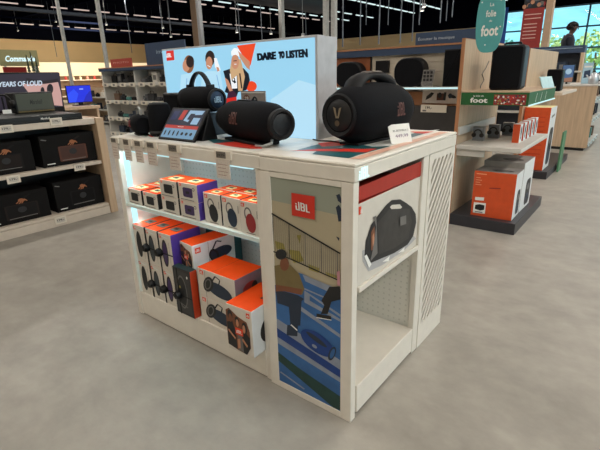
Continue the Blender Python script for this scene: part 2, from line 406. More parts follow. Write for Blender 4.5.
# --- shelf unit
su = thing('display_shelf_unit', 'long white shelf unit of the speaker stand, full of orange boxes', 'display shelf', ((XL+XS)/2, D/2, 0))
def L(o): return o
ox, oy = -(XL+XS)/2, -D/2
def sbox(name, x0, x1, y0, y1, z0, z1, m=WHITE, bev=.003, mm=None, mats=None):
    mb = MB().box(x0+ox, x1+ox, y0+oy, y1+oy, z0, z1, 0, mm); return mb.build(name, mats or m, su, bevel=bev)
TH = .042
sbox('side_upright', XL, XL+TH, 0, .49, 0, H-BB); sbox('side_upright', XS-.035, XS-.0015, .004, .49, 0, H-BB)
sbox('rear_cabinet', XL, XS-.002, .492, D, 0, H-BB)
sbox('back_panel', XL+TH, XS-.035, .43, .49, .155, H-BB, INT, 0)
kb = sbox('kick_panel', XL+TH, XS-.035, .004, .43, .006, .157)
sbox('shelf', XL+TH, XS-.035, .012, .33, .703, .7235, WHITE, .002)
tb = MB().box(XL+ox, XS-.001+ox, -.004+oy, D+oy, H-BB+.001, H-.012).build('top_band', WHITE, su, bevel=.004)
sbox('table_top', XL, XS-.001, 0, D, H-.012, H, WHITE, .004)
s1 = sbox('led_strip', XL+TH, XL+TH+.006, .03, .06, .17, 1.01, LED, 0)
area('strip_light', (XL+TH+.012+ox, .06+oy, .6), .03, .84, 1.1, (.70, .95, 1), (1, .35, 0), su)
s2 = sbox('led_strip', XL+.1, XS-.06, .012, .022, H-BB-.008, H-BB, LEDS, 0)
area('strip_light', ((XL+XS)/2+ox, .03+oy, H-BB-.012), 1.0, .02, 1.6, (.66, .95, 1), (0, -.12, -1), su)
s3 = sbox('led_strip', XL+.06, XS-.06, .018, .028, .696, .703, LEDS, 0)
area('strip_light', ((XL+XS)/2+ox, .032+oy, .692), 1.0, .02, .6, (.70, .95, 1), (0, .1, -1), su)
sbox('shelf_lip', XL+TH, XS-.035, .002, .012, .705, .7245, mat('led_tinted_lip', (214, 226, 222), .4), .001)  # cyan LED tint put into the lip colour
# print inlaid in the table top (drawn where the photograph shows the stripes)
def topconv(o, z=H): 
    def f(px, py, n): 
        p = at(px, py, 'z', z); return Vector((p.x-o.location.x, p.y-o.location.y, z+.0006+n))
    return f
PINK = mat('peach_stripe', (226, 178, 156), .4); IVORY = mat('ivory_print', (216, 218, 214), .4); GRN = mat('green_print', (30, 110, 90), .4)
art('printed_stripes', [
    ([(124, 134.6), (135, 132), (160, 128), (196, 137.5), (262, 146.5), (262, 150.5), (190, 144), (160, 140.2)], IVORY),
    ([(140, 134), (156, 130.5), (160, 133), (146, 136.5)], GRN), ([(148, 135.5), (160, 133), (163, 134.5), (152, 137.3)], RED),
    ([(205, 138), (232, 141), (240, 146), (214, 143.5)], TEAL), ([(214, 143.5), (240, 141.5), (255, 144), (232, 147)], RED),
    ([(232, 147), (252, 143), (262, 145.8), (262, 149), (250, 149)], RED)], topconv(su), su, .0002)
# --- end unit
eu = thing('display_end_unit', 'white end unit of the stand with framed poster and slotted side', 'display unit', (XS/2, D/2, 0))
ex, ey = -XS/2, -D/2
def ebox(name, x0, x1, y0, y1, z0, z1, m=WHITE, bev=.003):
    return MB().box(x0+ex, x1+ex, y0+ey, y1+ey, z0, z1).build(name, m, eu, bevel=bev)
PX0, PX1, PZ0, PZ1 = -.391, -.0515, .033, 1.01
fm = MB()
for a in ((XS+.001, PX0, .0, .03, .0, H-BB), (PX1, 0, .0, .03, .0, H-BB), (PX0, PX1, .0, .03, 0, PZ0), (PX0, PX1, .0, .03, PZ1, H-BB)):
    fm.box(a[0]+ex, a[1]+ex, a[2]-.006+ey, a[3]+ey, a[4], a[5])
fm.build('poster_frame', WHITE, eu, bevel=.002)
ebox('inner_wall', XS+.001, XS+.02, .031, D-.02, 0, H-BB); ebox('back_wall', XS+.02, -.02, .031, .05, 0, H-BB)
YP = .594*1.1
ebox('bottom_shelf', XS+.02, -.003, .05, .60, .012, .147); ebox('shelf', XS+.02, -.001, .05, .60, .585, .607, WHITE, .002)
ebox('divider_wall', XS+.02, -.004, .601, .625, 0, H-BB, pegboard_material('perforated_divider', (218, 217, 210)), 0)
ebox('side_post', -.03, 0, .593, YP, 0, H-BB)
ebox('end_wall', XS+.02, -.03, D-.02, D, 0, H-BB)
# slotted panel: frame + slanted bars, real openings
sp = MB(); y0, y1, z0, z1 = YP+.03, D-.022, .13, H-BB-.03
for a in ((YP, y0, 0, H-BB), (y1, D, 0, H-BB), (y0, y1, 0, z0), (y0, y1, z1, H-BB)): sp.box(-.006+ex, .003+ex, a[0]+ey, a[1]+ey, a[2], a[3])
def clip(poly, f):
    out = []
    for k in range(len(poly)):
        a, b = poly[k], poly[(k+1) % len(poly)]; fa, fb = f(a), f(b)
        if fa >= 0: out.append(a)
        if (fa >= 0) != (fb >= 0):
            t = fa/(fa-fb); out.append((a[0]+(b[0]-a[0])*t, a[1]+(b[1]-a[1])*t))
    return out
slope = 1.25; pitch = .062; k = z0 - slope*(y1-y0)
while k < z1:
    pl = [(y0, k), (y1, k+slope*(y1-y0)), (y1, k+slope*(y1-y0)+pitch*.46), (y0, k+pitch*.46)]
    for f in (lambda p: p[1]-z0, lambda p: z1-p[1]): pl = clip(pl, f) if pl else pl
    if len(pl) > 2: sp.prism([(-.006+ex, a+ey, b) for a, b in pl], (.008, 0, 0))
    k += pitch
sp.build('slotted_side_panel', WHITE, eu)
ebox('slot_shade_sheet', -.28, -.27, YP+.005, D-.02, 0, H-BB, mat('painted_slot_shade', (46, 45, 44), .7), 0)  # dark sheet stands in for the shade inside the hollow end
MB().box(XS+.001+ex, .005+ex, -.008+ey, D+.004+ey, H-BB+.001, H-.014).build('top_band', WHITE, eu, bevel=.004)
MB().box(XS+.001+ex, .005+ex, -.008+ey, D+.004+ey, H-.014, H).build('table_top', WHITE, eu, bevel=.006)
# glowing logo cut in the side band
a, b = at(359, 181, 'x', .0055), at(369, 166, 'x', .0055)
ya, yb = a.y+ey, at(369, 174, 'x', .0055).y+ey; zc = H-BB/2-.004
lettering('JBL', lambda u, v: Vector((.0065+ex, ya+(yb-ya)*u, zc-.022+.040*v)), mat('glowing_logo', (200, 248, 250), emit=1.5), eu, .03, 'glowing_logo')
art('printed_stripes', [
    ([(268, 149), (300, 141), (330, 140.5), (440, 129.5), (349, 158.5)], IVORY),
    ([(312, 154.2), (349, 158.5), (362, 154), (350, 150), (318, 150.5)], TEAL), ([(297, 150), (320, 144), (340, 140), (372, 147), (391, 146), (362, 154.2), (340, 150.5)], TEAL),
    ([(288, 151.2), (318, 149.2), (352, 149), (377, 149), (366, 152.6), (330, 151.4)], RED),
    ([(318, 143.5), (338, 141), (345, 145.5), (322, 147)], RED),
    ([(402, 141), (424, 134), (418, 132), (403, 137.5)], TEAL), ([(410, 131.8), (434, 131.8), (424, 134), (416, 133.5)], RED),
    ([(349, 159.3), (361, 159.5), (448, 132.5), (440, 132)], PINK)], topconv(eu), eu, .0002)
# poster
YF = -.001
pc = lambda px, py, n: (lambda p: Vector((p.x+ex, YF-n+ey, p.z)))(at(px, py, 'y', YF))
def PA(x, y): return (265+x/6.918, 175+y/6.918)
def PB(x, y): return (265+x/6.918, 235+y/6.918)
def PC(x, y): return (265+x/3.753, 290+y/3.753)
OL = mat('olive_print', (118, 104, 66), .6); BL1 = mat('blue_step_print', (52, 100, 158), .6, var=.1, scale=9); BL2 = mat('pale_blue_grey_print', (138, 148, 166), .6, var=.06)
BL3 = mat('deep_blue_print', (24, 62, 132), .6, var=.06); SKY = mat('greenish_sky_print', (150, 156, 142), .6, var=.02, scale=2); BEI = mat('beige_wall_print', (178, 168, 142), .6, var=.02, scale=3)
DG = mat('dark_green_print', (34, 66, 62), .6, var=.08); YEL = mat('ochre_leaf_print', (160, 150, 80), .6)
ly = [([(270.3, 176), (342.6, 187), (340.9, 412), (279.6, 380)], SKY), ([(271, 200), (342, 216), (341, 300), (274.5, 290)], BEI)]
for p in ([PA(492, 140), PA(515, 130), PA(532, 170), PA(532, 200), PA(505, 180)], [PA(490, 225), PA(510, 205), PA(532, 240), PA(532, 320), PA(508, 322), PA(500, 270)], [PB(492, 10), PB(515, 20), PB(512, 42)]): ly.append((p, NAVYP))
for p in ([PB(70, 40), PB(130, 60), PB(140, 100), PB(80, 95)], [PB(160, 100), PB(240, 110), PB(270, 180), PB(200, 195)], [PB(220, 0), PB(250, 0), PB(240, 60)], [PB(300, 200), PB(380, 230), PB(370, 262), PB(305, 240)], [PB(420, 255), PB(500, 280), PB(500, 300), PB(430, 280)]): ly.append((p, YEL))
for k in range(34):                                             # railing bars
    px = 273 + k*2.02; t = (px-272.2)/68
    ly.append((line(px, 213.3+t*39.7, px+.3, 251+t*29, .42 if k % 8 else .9), PRINTB if k < 16 else PRINTG))
ly += [(line(272, 213.2, 340.6, 253.2, 1.5), PRINTB), (line(273.5, 251, 339, 280, 1.1), PRINTB)]
ly.append(([(274.4, 286), (292, 270), (304, 274), (341.7, 292), (340.9, 412), (279.6, 380)], BL1))
ly += [([(303, 274), (341.7, 290), (341.6, 297), (306, 281)], BL2), (line(304, 288, 326, 297.5, 1.4), BL2), ([PC(150, 0), PC(285, 90), PC(285, 118), PC(150, 45)], BL2), ([PC(170, 20), PC(285, 100), PC(285, 108), PC(170, 38)], BL1),
       ([PC(46, 105), PC(130, 160), PC(285, 262), PC(285, 345), PC(46, 195)], BL2), ([PC(46, 140), PC(285, 298), PC(285, 328), PC(46, 172)], BL3), ([PC(130, 30), PC(285, 150), PC(285, 210), PC(130, 110)], BL1),
       ([PC(130, 55), PC(285, 165), PC(285, 178), PC(130, 72)], BL2),
       ([PC(50, 230), PC(130, 292), PC(285, 398), PC(285, 450), PC(260, 440), PC(52, 262)], DG), (line(*PC(60, 305), *PC(150, 370), 1.2), BL2)]
# seated man
ly += [([PB(70, 210), PB(110, 203), PB(180, 205), PB(240, 265), PB(277, 370), PB(262, 410), PB(130, 380), PB(78, 350)], OL),
       ([PB(80, 385), PB(140, 388), PB(235, 415), PB(275, 440), PC(140, 40), PC(135, 132), PC(98, 132), PC(92, 62), PC(50, 48)], NAVYP),
       ([PB(78, 342), PB(140, 350), PB(262, 372), PB(255, 412), PB(140, 386), PB(78, 388)], SKIND), (ell(*PB(140, 200), 4.6, 6.6), SKIND), (ell(*PB(116, 132), 5.6, 5.2), PRINTB),
       ([PC(86, 130), PC(126, 128), PC(124, 172), PC(84, 168)], NAVYP), (line(*PC(100, 128), *PC(124, 150), 1.1), PRINTW)]
# leg of a second sitter
ly += [([PB(503, 250), PB(522, 245), PB(524, 350), PB(505, 345)], mat('pink_print', (196, 140, 150), .6)),
       ([PB(524, 352), PB(450, 355), PB(395, 450), PC(225, 55), PC(212, 88), PC(238, 88), PC(252, 42), PC(286, 34), PC(286, 0)], PRINTB), ([PC(196, 86), PC(250, 96), PC(252, 110), PC(196, 102)], PRINTB), (line(*PC(196, 101), *PC(252, 111), .8), PRINTW)]
cx, cy = PC(200, 197)
ly += [(ell(cx, cy, 20, 8.6, 26, 37), BL3), (ell(cx-1, cy-3.6, 13, 2.2, 20, 37), NAVYP), (ell(cx+14.5, cy+10.5, 3.4, 7.2, 20, 20), NAVYP), (ell(cx+14.8, cy+10.5, 2.0, 5.2, 20, 20), BL1), (ell(cx-3, cy+3.2, 3, 1.4, 16, 37), BL2)]
ly.append(([PA(188, 120), PA(350, 147), PA(350, 307), PA(192, 276)], RED))
post_o = art('poster', ly, pc, eu, .00008)
LB = lambda px, py: (lambda p: Vector((p.x+ex, YF-.0098+ey, p.z)))(at(px, py, 'y', YF))
lettering('JBL', quad(LB(297.3, 209.2), LB(311.4, 212.4), LB(311.0, 204.6), LB(296.6, 200.2)), PRINTW, eu, .03)

# --- lightbox
HX0, HX1, HY0, HY1, HZ1 = -1.5854, -.4689, .416, .58, 1.553
lb = thing('lightbox_sign', 'glowing blue lightbox with three people and DARE TO LISTEN', 'lightbox', ((HX0+HX1)/2, (HY0+HY1)/2, H))
lx, lyy = -(HX0+HX1)/2, -(HY0+HY1)/2
mb = MB()
mb.box(HX0-.012+lx, HX1+.014+lx, HY0+.003+lyy, HY0+.055+lyy, 0, HZ1-H+.005).box(HX0-.008+lx, HX1+.010+lx, HY0+.057+lyy, HY1+lyy, 0, HZ1-H+.003)
mb.build('frame', mat('light_grey_aluminium', (192, 194, 200), .4), lb, bevel=.002)
E_ = lambda n, c, s=1.0: mat(n, c, emit=s)
GB = E_('lit_light_blue', (150, 206, 234), 1.0); GB2 = E_('lit_pale_blue', (176, 218, 240), 1.0); GR = E_('lit_red', (214, 44, 36), .9); GO = E_('lit_orange_red', (234, 72, 34), .95)
GW = E_('lit_white', (236, 240, 244), 1.0); GK = E_('lit_navy', (20, 28, 40), .8); GS = E_('lit_skin', (206, 146, 116), .85); GH = E_('lit_brown_hair', (150, 100, 66), .8); GHD = E_('lit_dark_hair', (46, 34, 34), .8); GBL = E_('lit_blonde', (206, 170, 128), .9); GDP = E_('lit_plum', (70, 36, 60), .8); GSH = E_('lit_shirt_shade', (128, 178, 214), .95)
lc = lambda px, py, n: (lambda p: Vector((p.x+lx, HY0+.002-n+lyy, p.z-H)))(at(px, py, 'y', HY0))
def PD(x, y): return (150+x/6, 30+y/6)
def PE(x, y): return (250+x/6, 30+y/6)
bl = at(171.5, 128.1, 'y', HY0); br = at(315.8, 139.6, 'y', HY0)
lay = [([(161.7, 50.8), (314.7, 37.2), (315.8, 139.6), (171.5, 128.2)], GB), ([PE(290, 300), PE(392, 330), (315.8, 139.6), (280, 136), PE(120, 420)], GB2),
    ([PD(95, 126), PD(140, 121), PD(145, 180), PD(99, 186)], GR),
    ([PD(520, 94), PE(33, 79), PE(4, 205), PE(-6, 225), PD(570, 180), PD(540, 130)], GO), (ell(251, 86.3, 5.6, 5.2), GO),
    ([PD(185, 268), PD(255, 258), PD(275, 300), PD(265, 420), PD(175, 430)], GB2), (line(*PD(220, 290), *PD(214, 420), .8), GSH), (line(*PD(250, 280), *PD(258, 400), .6), GSH),
    (ell(*PD(232, 205), 5.2, 9), GH), (ell(*PD(216, 214), 3.6, 6.2), GS), (ell(*PD(240, 190), 4, 6), GHD), ([PD(220, 335), PD(232, 350), PD(226, 380), PD(216, 362)], GR),
    ([PD(315, 262), PD(345, 245), PD(420, 248), PD(445, 400), PD(295, 410)], GB2), (line(*PD(340, 280), *PD(330, 400), .8), GSH), (line(*PD(400, 270), *PD(425, 390), .8), GSH),
    (ell(*PD(360, 170), 4.8, 7.8), GHD), (ell(*PD(355, 198), 3.3, 6.4), GS), (line(*PD(345, 212), *PD(362, 222), .7), GW), ([PD(384, 168), PD(400, 168), PD(424, 240), PD(408, 252), PD(390, 220)], GW), ([PD(398, 220), PD(412, 225), PD(418, 245), PD(404, 250)], GS),
    ([PD(440, 246), PD(488, 230), PD(560, 228), PD(592, 262), PD(600, 300), PD(578, 362), PD(530, 372), PD(520, 400), PD(448, 372), PD(462, 330)], GK), ([PD(478, 262), PD(520, 262), PD(524, 350), PD(492, 352)], GW), (line(*PD(498, 290), *PD(512, 318), 2.2), GK), (ell(*PD(501, 298), 1.8, 2.4), GK), (ell(*PD(501, 298), .8, 1.2), GW),
    ([PD(490, 180), PD(545, 175), PD(570, 280), PD(555, 365), PD(530, 365), PD(524, 270), PD(490, 300), PD(480, 240)], GBL), (ell(*PD(512, 190), 3.9, 7.4), GS), (line(*PD(506, 205), *PD(520, 205), .7), GW), (line(*PD(502, 186), *PD(522, 184), .9), GHD),
    ([PD(490, 155), PD(488, 128), PD(505, 108), PD(530, 112), PD(545, 135), PD(540, 162), PD(515, 148)], GW), ([PD(530, 125), PD(600, 190), PD(600, 240), PD(580, 225), PD(540, 165)], GS), ([PD(450, 285), PD(470, 300), PD(500, 365), PD(485, 380), PD(460, 330)], GS),
    (line(*PD(540, 260), *PD(552, 350), 1.4), GHD), ([PD(470, 372), PD(500, 362), PD(522, 385), PD(520, 405), PD(462, 412)], GDP), ([PD(455, 412), PD(520, 400), PD(524, 440), PD(456, 446)], GR)]
art('lit_face', lay, lc, lb, .00012)
LC = lambda px, py: lc(px, py, .007)
lettering('JBL', quad(LC(167.3, 57.6), LC(172.3, 57.1), LC(171.9, 53.0), LC(166.9, 53.5)), GW, lb, .02)
lettering('DARE', quad(LC(258.4, 60.8), LC(276.6, 59.4), LC(276.2, 51.4), LC(257.8, 53.4)), GK, lb, .05, bold=.022)
lettering('TO', quad(LC(279.6, 58.8), LC(285.4, 58.3), LC(285.0, 50.8), LC(279.2, 51.5)), GK, lb, .09, bold=.04)
lettering('LISTEN', quad(LC(287.0, 58.4), LC(308.4, 57.4), LC(307.9, 48.6), LC(286.6, 50.8)), GK, lb, .05, bold=.014)
area('panel_glow', ((HX0+HX1)/2+lx, HY0-.01+lyy, .23), 1.05, .42, 1.2, (.72, .88, 1), (0, -1, 0), lb)

# --- electronic price tags on the front band
def price_tag(px0, py0, px1, py1, ppx0, ppy1, label, grp='price tags on the white stand'):
    a, b = at(px0, py0, 'y', -.012), at(px1, py1, 'y', -.012); z0, z1 = min(a.z, b.z), max(a.z, b.z)
    t = thing('price_tag', label, 'price tag', ((a.x+b.x)/2, -.0045, z0), 0, grp); w = abs(b.x-a.x)/2; h = z1-z0
    MB().box(-w, w, -.010, 0, 0, h).build('holder', TAGW, t, bevel=.002)
    MB().box(-w*.72, w*.42, -.0112, -.010, h*.16, h*.86).build('screen', EINK, t)
    lettering('79,99', lambda u, v: Vector((-w*.6+w*.85*u, -.0118, h*.35+h*.25*v)), PRINTB, t, .01, 'price_digits')
    p = at(ppx0, ppy1, 'y', -.006); hh = z0-p.z
    MB().box(-w*.9, w*.75, -.008, -.0062, -hh, h*.1).build('paper_ticket', PAPER, t)
    for k in range(4): MB().box(-w*.7, w*(.5-.2*(k % 2)), -.0084, -.008, -hh*(.25+.18*k)-.002, -hh*(.25+.18*k)).build('printed_line', mat('brown_ink', (150, 110, 96), .6), t)
price_tag(110, 137, 118.8, 143.8, 113, 157.5, 'price tag at the far left corner of the white stand front')
price_tag(122, 138, 131.6, 146.5, 122, 159, 'price tag with a violet screen, second from the left on the white stand')
price_tag(133.2, 139.6, 143.6, 147.8, 134, 161, 'price tag third from the left on the stand, between two others')
price_tag(145.4, 141, 157.4, 149.6, 146, 163.5, 'price tag below the left end of the tablet, rightmost of four close together')
price_tag(166.7, 143.2, 181.3, 153.6, 168, 168.5, 'price tag directly under the tablet on the white stand front')
price_tag(214, 149.6, 231.3, 160.6, 214.5, 177, 'price tag under the middle black speaker, rightmost on the stand')

# ================================================================== CARTONS ON THE STAND
def carton(label, x, y, z, w, d, h, front, group, rz=0.0, top=ORANGE, right=None, left=CARD, face=CARD, sticker=True, logo=True, name='speaker_box'):
    """front face lies on local y = 0, origin at its middle bottom"""
    t = thing(name, label, 'box', (x, y, z), rz, group)
    ms = [face, top, right or CARD, left, CARDB]
    mb = MB().box(-w/2, w/2, 0, d, 0, h, 0, {'t': 1, 'r': 2, 'l': 3, 'k': 4})
    mb.build('carton', ms, t, bevel=.0015, seg=1)
    cf = lambda u, v, n: Vector((-w/2 + u*w, -.0008-n, v*h))
    if front: front(t, w, h, cf)
    if logo:
        s = min(w, h)*.17
        lg = MB().box(-w/2+.08*w, -w/2+.08*w+s, -.0016, -.0002, h-.06*h-s*.8, h-.06*h).build('logo_square', REDO, t)
        lettering('JBL', lambda u, v: Vector((-w/2+.08*w+s*(.15+.7*u), -.0019, h-.06*h-s*.65+s*.5*v)), PRINTW, lg, .02)
    if sticker:
        sw = min(w, d)*.26; sy = d*.42
        MB().box(-sw, sw, sy-sw*.8, sy+sw*.8, h, h+.003).box(-sw*.42, sw*.42, sy-sw*.3, sy+sw*.3, h+.003, h+.005, 1).build('security_tag', [CREAM if sticker is True else sticker, PRINTB], t)
    return t
def P_go(col):
    def f(t, w, h, cf):
        art('printed_speaker', [(rrect(.24, .74, .22, .76, .08), col), (ell(.80, .72, .07, .10), PRINTG), (ell(.80, .72, .04, .065), CARD), (rrect(.40, .58, .42, .56, .02), PRINTB), ([(.1, .06), (.8, .06), (.8, .10), (.1, .10)], PRINTG)], cf, t)
    return f
def P_clip(col):
    def f(t, w, h, cf):
        art('printed_speaker', [(ell(.42, .62, .20, .22, 24, 18), PRINTG), (ell(.42, .63, .13, .16, 24, 18), CARD), (ell(.55, .36, .25, .30, 26, 16), col), (ell(.53, .36, .17, .22, 26, 16), PRINTB if col is PRINTB else col), (line(.9, .55, .9, .78, .02), PRINTB), ([(.3, .03), (.8, .03), (.8, .05), (.3, .05)], PRINTG)], cf, t)
    return f
def P_flip(col):
    def f(t, w, h, cf):
        art('printed_speaker', [(ell(.42, .47, .23, .37, 28), PRINTB), (ell(.43, .47, .17, .30, 28), col), (line(.80, .1, .80, .8, .015), PRINTG), (line(.2, .93, .7, .90, .02), CARDB)], cf, t)
    return f
def P_charge(col):
    def f(t, w, h, cf):
        art('printed_speaker', [(line(.40, .66, .50, .90, .035), PRINTB), (line(.50, .90, .62, .82, .035), PRINTB), (line(.62, .82, .58, .62, .03), PRINTB), (ell(.58, .42, .34, .24, 28, -22), col), (ell(.30, .52, .13, .30, 24, -14), PRINTB), (ell(.29, .52, .085, .22, 24, -14), PRINTG), (ell(.29, .52, .06, .17, 24, -14), PRINTB), (line(.23, .99, .23, .02, .008), PRINTG)], cf, t)
    return f
def P_people(t, w, h, cf):
    art('printed_people', [([(0, .10), (0, .86), (.14, .92), (.45, .80), (.80, .74), (.90, .55), (.90, .20), (.72, .02), (.40, .04)], SKIND), ([(.02, .1), (.02, .6), (.24, .66), (.36, .4), (.36, .06)], PRINTB), ([(.40, .06), (.42, .5), (.60, .52), (.62, .04)], PRINTG), ([(.62, .03), (.60, .46), (.76, .5), (.90, .42), (.88, .18), (.74, .02)], PRINTB),
        (ell(.17, .78, .10, .11), PRINTB), (ell(.18, .72, .07, .09), SKIND), (ell(.44, .70, .08, .10), PRINTB), (ell(.45, .66, .055, .08), SKIN), (ell(.72, .60, .10, .13), PRINTB), (ell(.70, .58, .055, .09), SKIN), ([(.42, .10), (.52, .12), (.52, .34), (.42, .30)], SKIN), (line(.08, .45, .34, .30, .05), SKIN), (line(.62, .35, .80, .22, .06), SKIN)], cf, t)
    lg = MB().box(-w*.12, w*.16, -.0075, -.0055, h*.42, h*.56).build('logo_square', REDO, t)
    lettering('JBL', lambda u, v: Vector((-w*.09+w*.22*u, -.0078, h*.455+h*.07*v)), PRINTW, lg, .02)
ZU, ZK = .7245, .1575
def at_top(label, px, py, y, w, d, h, front, group, **k):
    p = at(px, py, 'y', y); return carton(label, p.x, y, ZU, w, d, h, front, group, **k)
GS_ = 'small square speaker boxes on the upper shelf'
PURS = PURPLE
SX = [-1.435, -1.28]
carton('small orange-topped box at the left end of the upper shelf', -1.445, .018, ZU, .135, .12, .086, P_go(PRINTB), GS_, right=PRINTB)
carton('small box behind the leftmost one on the upper shelf', -1.44, .143, ZU, .135, .12, .086, P_go(PRINTB), GS_, right=PRINTB)
carton('small orange-topped box second from the left on the upper shelf', -1.295, .018, ZU, .135, .12, .086, P_go(PRINTB), GS_, right=PRINTB)
carton('lower box of the dark pair stacked on the upper shelf', -1.118, .018, ZU, .145, .13, .088, P_go(PRINTB), GS_, right=PRINTB, sticker=None)
carton('upper box of the dark pair stacked on the upper shelf', -1.118, .018, ZU+.0885, .145, .13, .088, P_go(PRINTB), GS_, right=PRINTB)
carton('lower box of the purple pair stacked on the upper shelf', -.960, .018, ZU, .148, .13, .090, P_go(DPURPLE), GS_, right=PURS, sticker=None)
carton('upper box of the purple pair stacked on the upper shelf', -.960, .018, ZU+.0905, .148, .13, .090, P_go(DPURPLE), GS_, right=PURS)
GC = 'tall clip speaker boxes on the upper shelf'
carton('tall box with a black oval speaker printed on it, upper shelf', -.800, .03, ZU, .122, .085, .150, P_clip(PRINTB), GC, right=PRINTB)
carton('tall box with a navy oval speaker printed on it, upper shelf', -.672, .03, ZU, .122, .085, .150, P_clip(NAVYP), GC, right=NAVYP)
carton('tall box with a red oval speaker printed on it, upper shelf', -.544, .02, ZU, .118, .085, .150, P_clip(MAROON), GC, right=MAROON)
carton('tall box standing behind the black oval speaker box', -.795, .120, ZU, .122, .085, .150, P_clip(PRINTB), GC, right=PRINTB)
carton('tall box standing behind the navy oval speaker box', -.668, .120, ZU, .122, .085, .150, P_clip(NAVYP), GC, right=NAVYP)
carton('tall red box standing behind the red oval speaker box', -.543, .120, ZU, .118, .085, .150, P_clip(MAROON), GC, right=MAROON, top=mat('dark_orange_card', (180, 60, 34), .5))
# lower bay: two levels of three upright boxes
GF = 'upright speaker boxes in the lower bay'
def spider(t, w, h, u, v):
    m = MB().lathe([(.0, -.030), (.018, -.028), (.024, -.016), (.025, 0)], 'y', 16, 0, (-w/2+u*w, 0, v*h)).build('security_tag', BLACK, t)
    MB().box(-w/2+u*w-.004, -w/2+u*w+.004, -.003, -.001, 0, h).box(-w/2, w/2, -.003, -.001, v*h-.003, v*h+.003).build('security_strap', BLACK, m)
FW, FX = .115, [-1.452, -1.3275, -1.203]
nm = ['black', 'grey', 'purple']; colr = [PRINTB, mat('slate_print', (58, 66, 72), .5), DPURPLE]
for k in range(3):
    rt = PURS if k == 2 else PRINTB
    b0 = carton('upright box with a %s speaker, bottom row of the lower bay' % nm[k], FX[k], .012, ZK, FW, .20, .218, P_flip(colr[k]), GF, right=rt, sticker=None)
    b1 = carton('upright orange-topped box with a %s speaker, upper row of the lower bay' % nm[k], FX[k], .012, ZK+.2185, FW, .20, .220, P_flip(colr[k]), GF, right=rt, sticker=PRINTG)
    if k: spider(b0, FW, .218, .02 if k == 1 else .0, .42); spider(b1, FW, .22, .02 if k == 1 else -.05+.05, .46)
# teal box glimpsed behind
carton('teal box half hidden behind the upright boxes in the lower bay', -1.09, .27, ZK, .16, .13, .475, None, 'speaker boxes in the lower bay', top=TEAL, face=TEAL, right=TEAL, left=TEAL, sticker=None, logo=False)
# dark box in front
db = carton('dark graphite box with an orange side in the lower bay', -1.055, -.012, ZK, .150, .045, .278, lambda t, w, h, cf: art('printed_speaker', [(rrect(.1, .9, .05, .95, .05), mat('graphite_print', (52, 52, 52), .45)), (ell(.45, .5, .28, .36), PRINTG), (ell(.45, .5, .24, .32), PRINTB), (ell(.35, .60, .05, .03), YEL), (ell(.82, .86, .04, .03), PRINTW), (line(.2, .25, .7, .2, .02), PRINTG)], cf, t),
    'speaker boxes in the lower bay', top=mat('dark_teal_card', (30, 50, 50), .5), face=mat('graphite_card', (40, 40, 41), .5), left=PRINTB, right=mat('deep_orange_card', (190, 62, 24), .5), sticker=None, logo=False)
spider(db, .150, .278, .25, .42)
# tall support box under the one with people, hidden behind the dark one
carton('pale box with a black speaker, behind the dark graphite box', -1.06, .07, ZK, .13, .16, .252, P_flip(PRINTB), 'speaker boxes in the lower bay', sticker=None, logo=False)
pb = carton('orange-topped box with people on its end, highest in the lower bay', -1.066, .045, ZK+.2525, .125, .27, .150, P_people, 'speaker boxes in the lower bay', rz=math.radians(-8), face=CARD, right=CARDB, sticker=None, logo=False)
w_, d_, h_ = .125, .27, .150
cs = lambda u, v, n: Vector((w_/2+.0008+n, u*d_, v*h_))
art('printed_speaker', [(line(.44, .60, .56, .92, .04), NAVYP), (line(.56, .92, .68, .84, .04), NAVYP), (ell(.66, .45, .26, .22, 28, 14), NAVYP), (ell(.48, .40, .11, .27, 24, 8), PRINTB), (ell(.47, .40, .07, .19, 24, 8), NAVYP), (line(.36, .99, .36, .05, .008), PRINTG)], cs, pb)
lg = MB().box(w_/2, w_/2+.0015, .016, .05, h_*.68, h_*.88).build('logo_square', REDO, pb)
lettering('JBL', lambda u, v: Vector((w_/2+.0018, .020+.026*u, h_*.73+h_*.1*v)), PRINTW, lg, .02)
GE = 'wide speaker boxes at the right of the lower bay'
GRYS = mat('greyish_mauve_card', (128, 118, 132), .5)
e0 = carton('wide box with a dark speaker at the bottom right of the bay', -.808, .012, ZK, .282, .20, .152, P_charge(NAVYP), GE, top=REDO, right=GRYS, sticker=None)
e1 = carton('wide orange-topped box stacked upper right in the lower bay', -.808, .012, ZK+.1525, .282, .20, .156, P_charge(NAVYP), GE, right=GRYS, sticker=None)
MB().box(-.025, -.0235, .001, .199, .156, .1565).build('lid_seam', mat('seam_line', (170, 62, 24), .6), e1)  # darker orange line along the lid seam
art('printed_speaker', [(ell(.5, .52, .26, .20, 22, 8), MAROON), (ell(.66, .52, .10, .16), PRINTB)], lambda u, v, n: Vector((.141+.0008+n, u*.20, v*.156)), e1)
gb = carton('large orange-topped box with people on its front, bottom right corner', -.557, -.080, ZK, .160, .26, .243, P_people, GE, sticker=None, logo=False, face=CARD, right=CARDB, rz=math.radians(3))
lg = MB().box(.160*.30, .160*.30+.020, -.0016, -.0002, .205, .228).build('logo_square', REDO, gb)
lettering('JBL', lambda u, v: Vector((.160*.30+.003+.016*u, -.0019, .211+.010*v)), PRINTW, lg, .02)
MB().box(.03, .075, .12, .19, .243, .2436).build('carry_hole', PRINTB, gb)
art('printed_speaker', [(ell(.5, .42, .30, .30), PRINTB)], lambda u, v, n: Vector((.080+.0008+n, u*.26, v*.243)), gb)

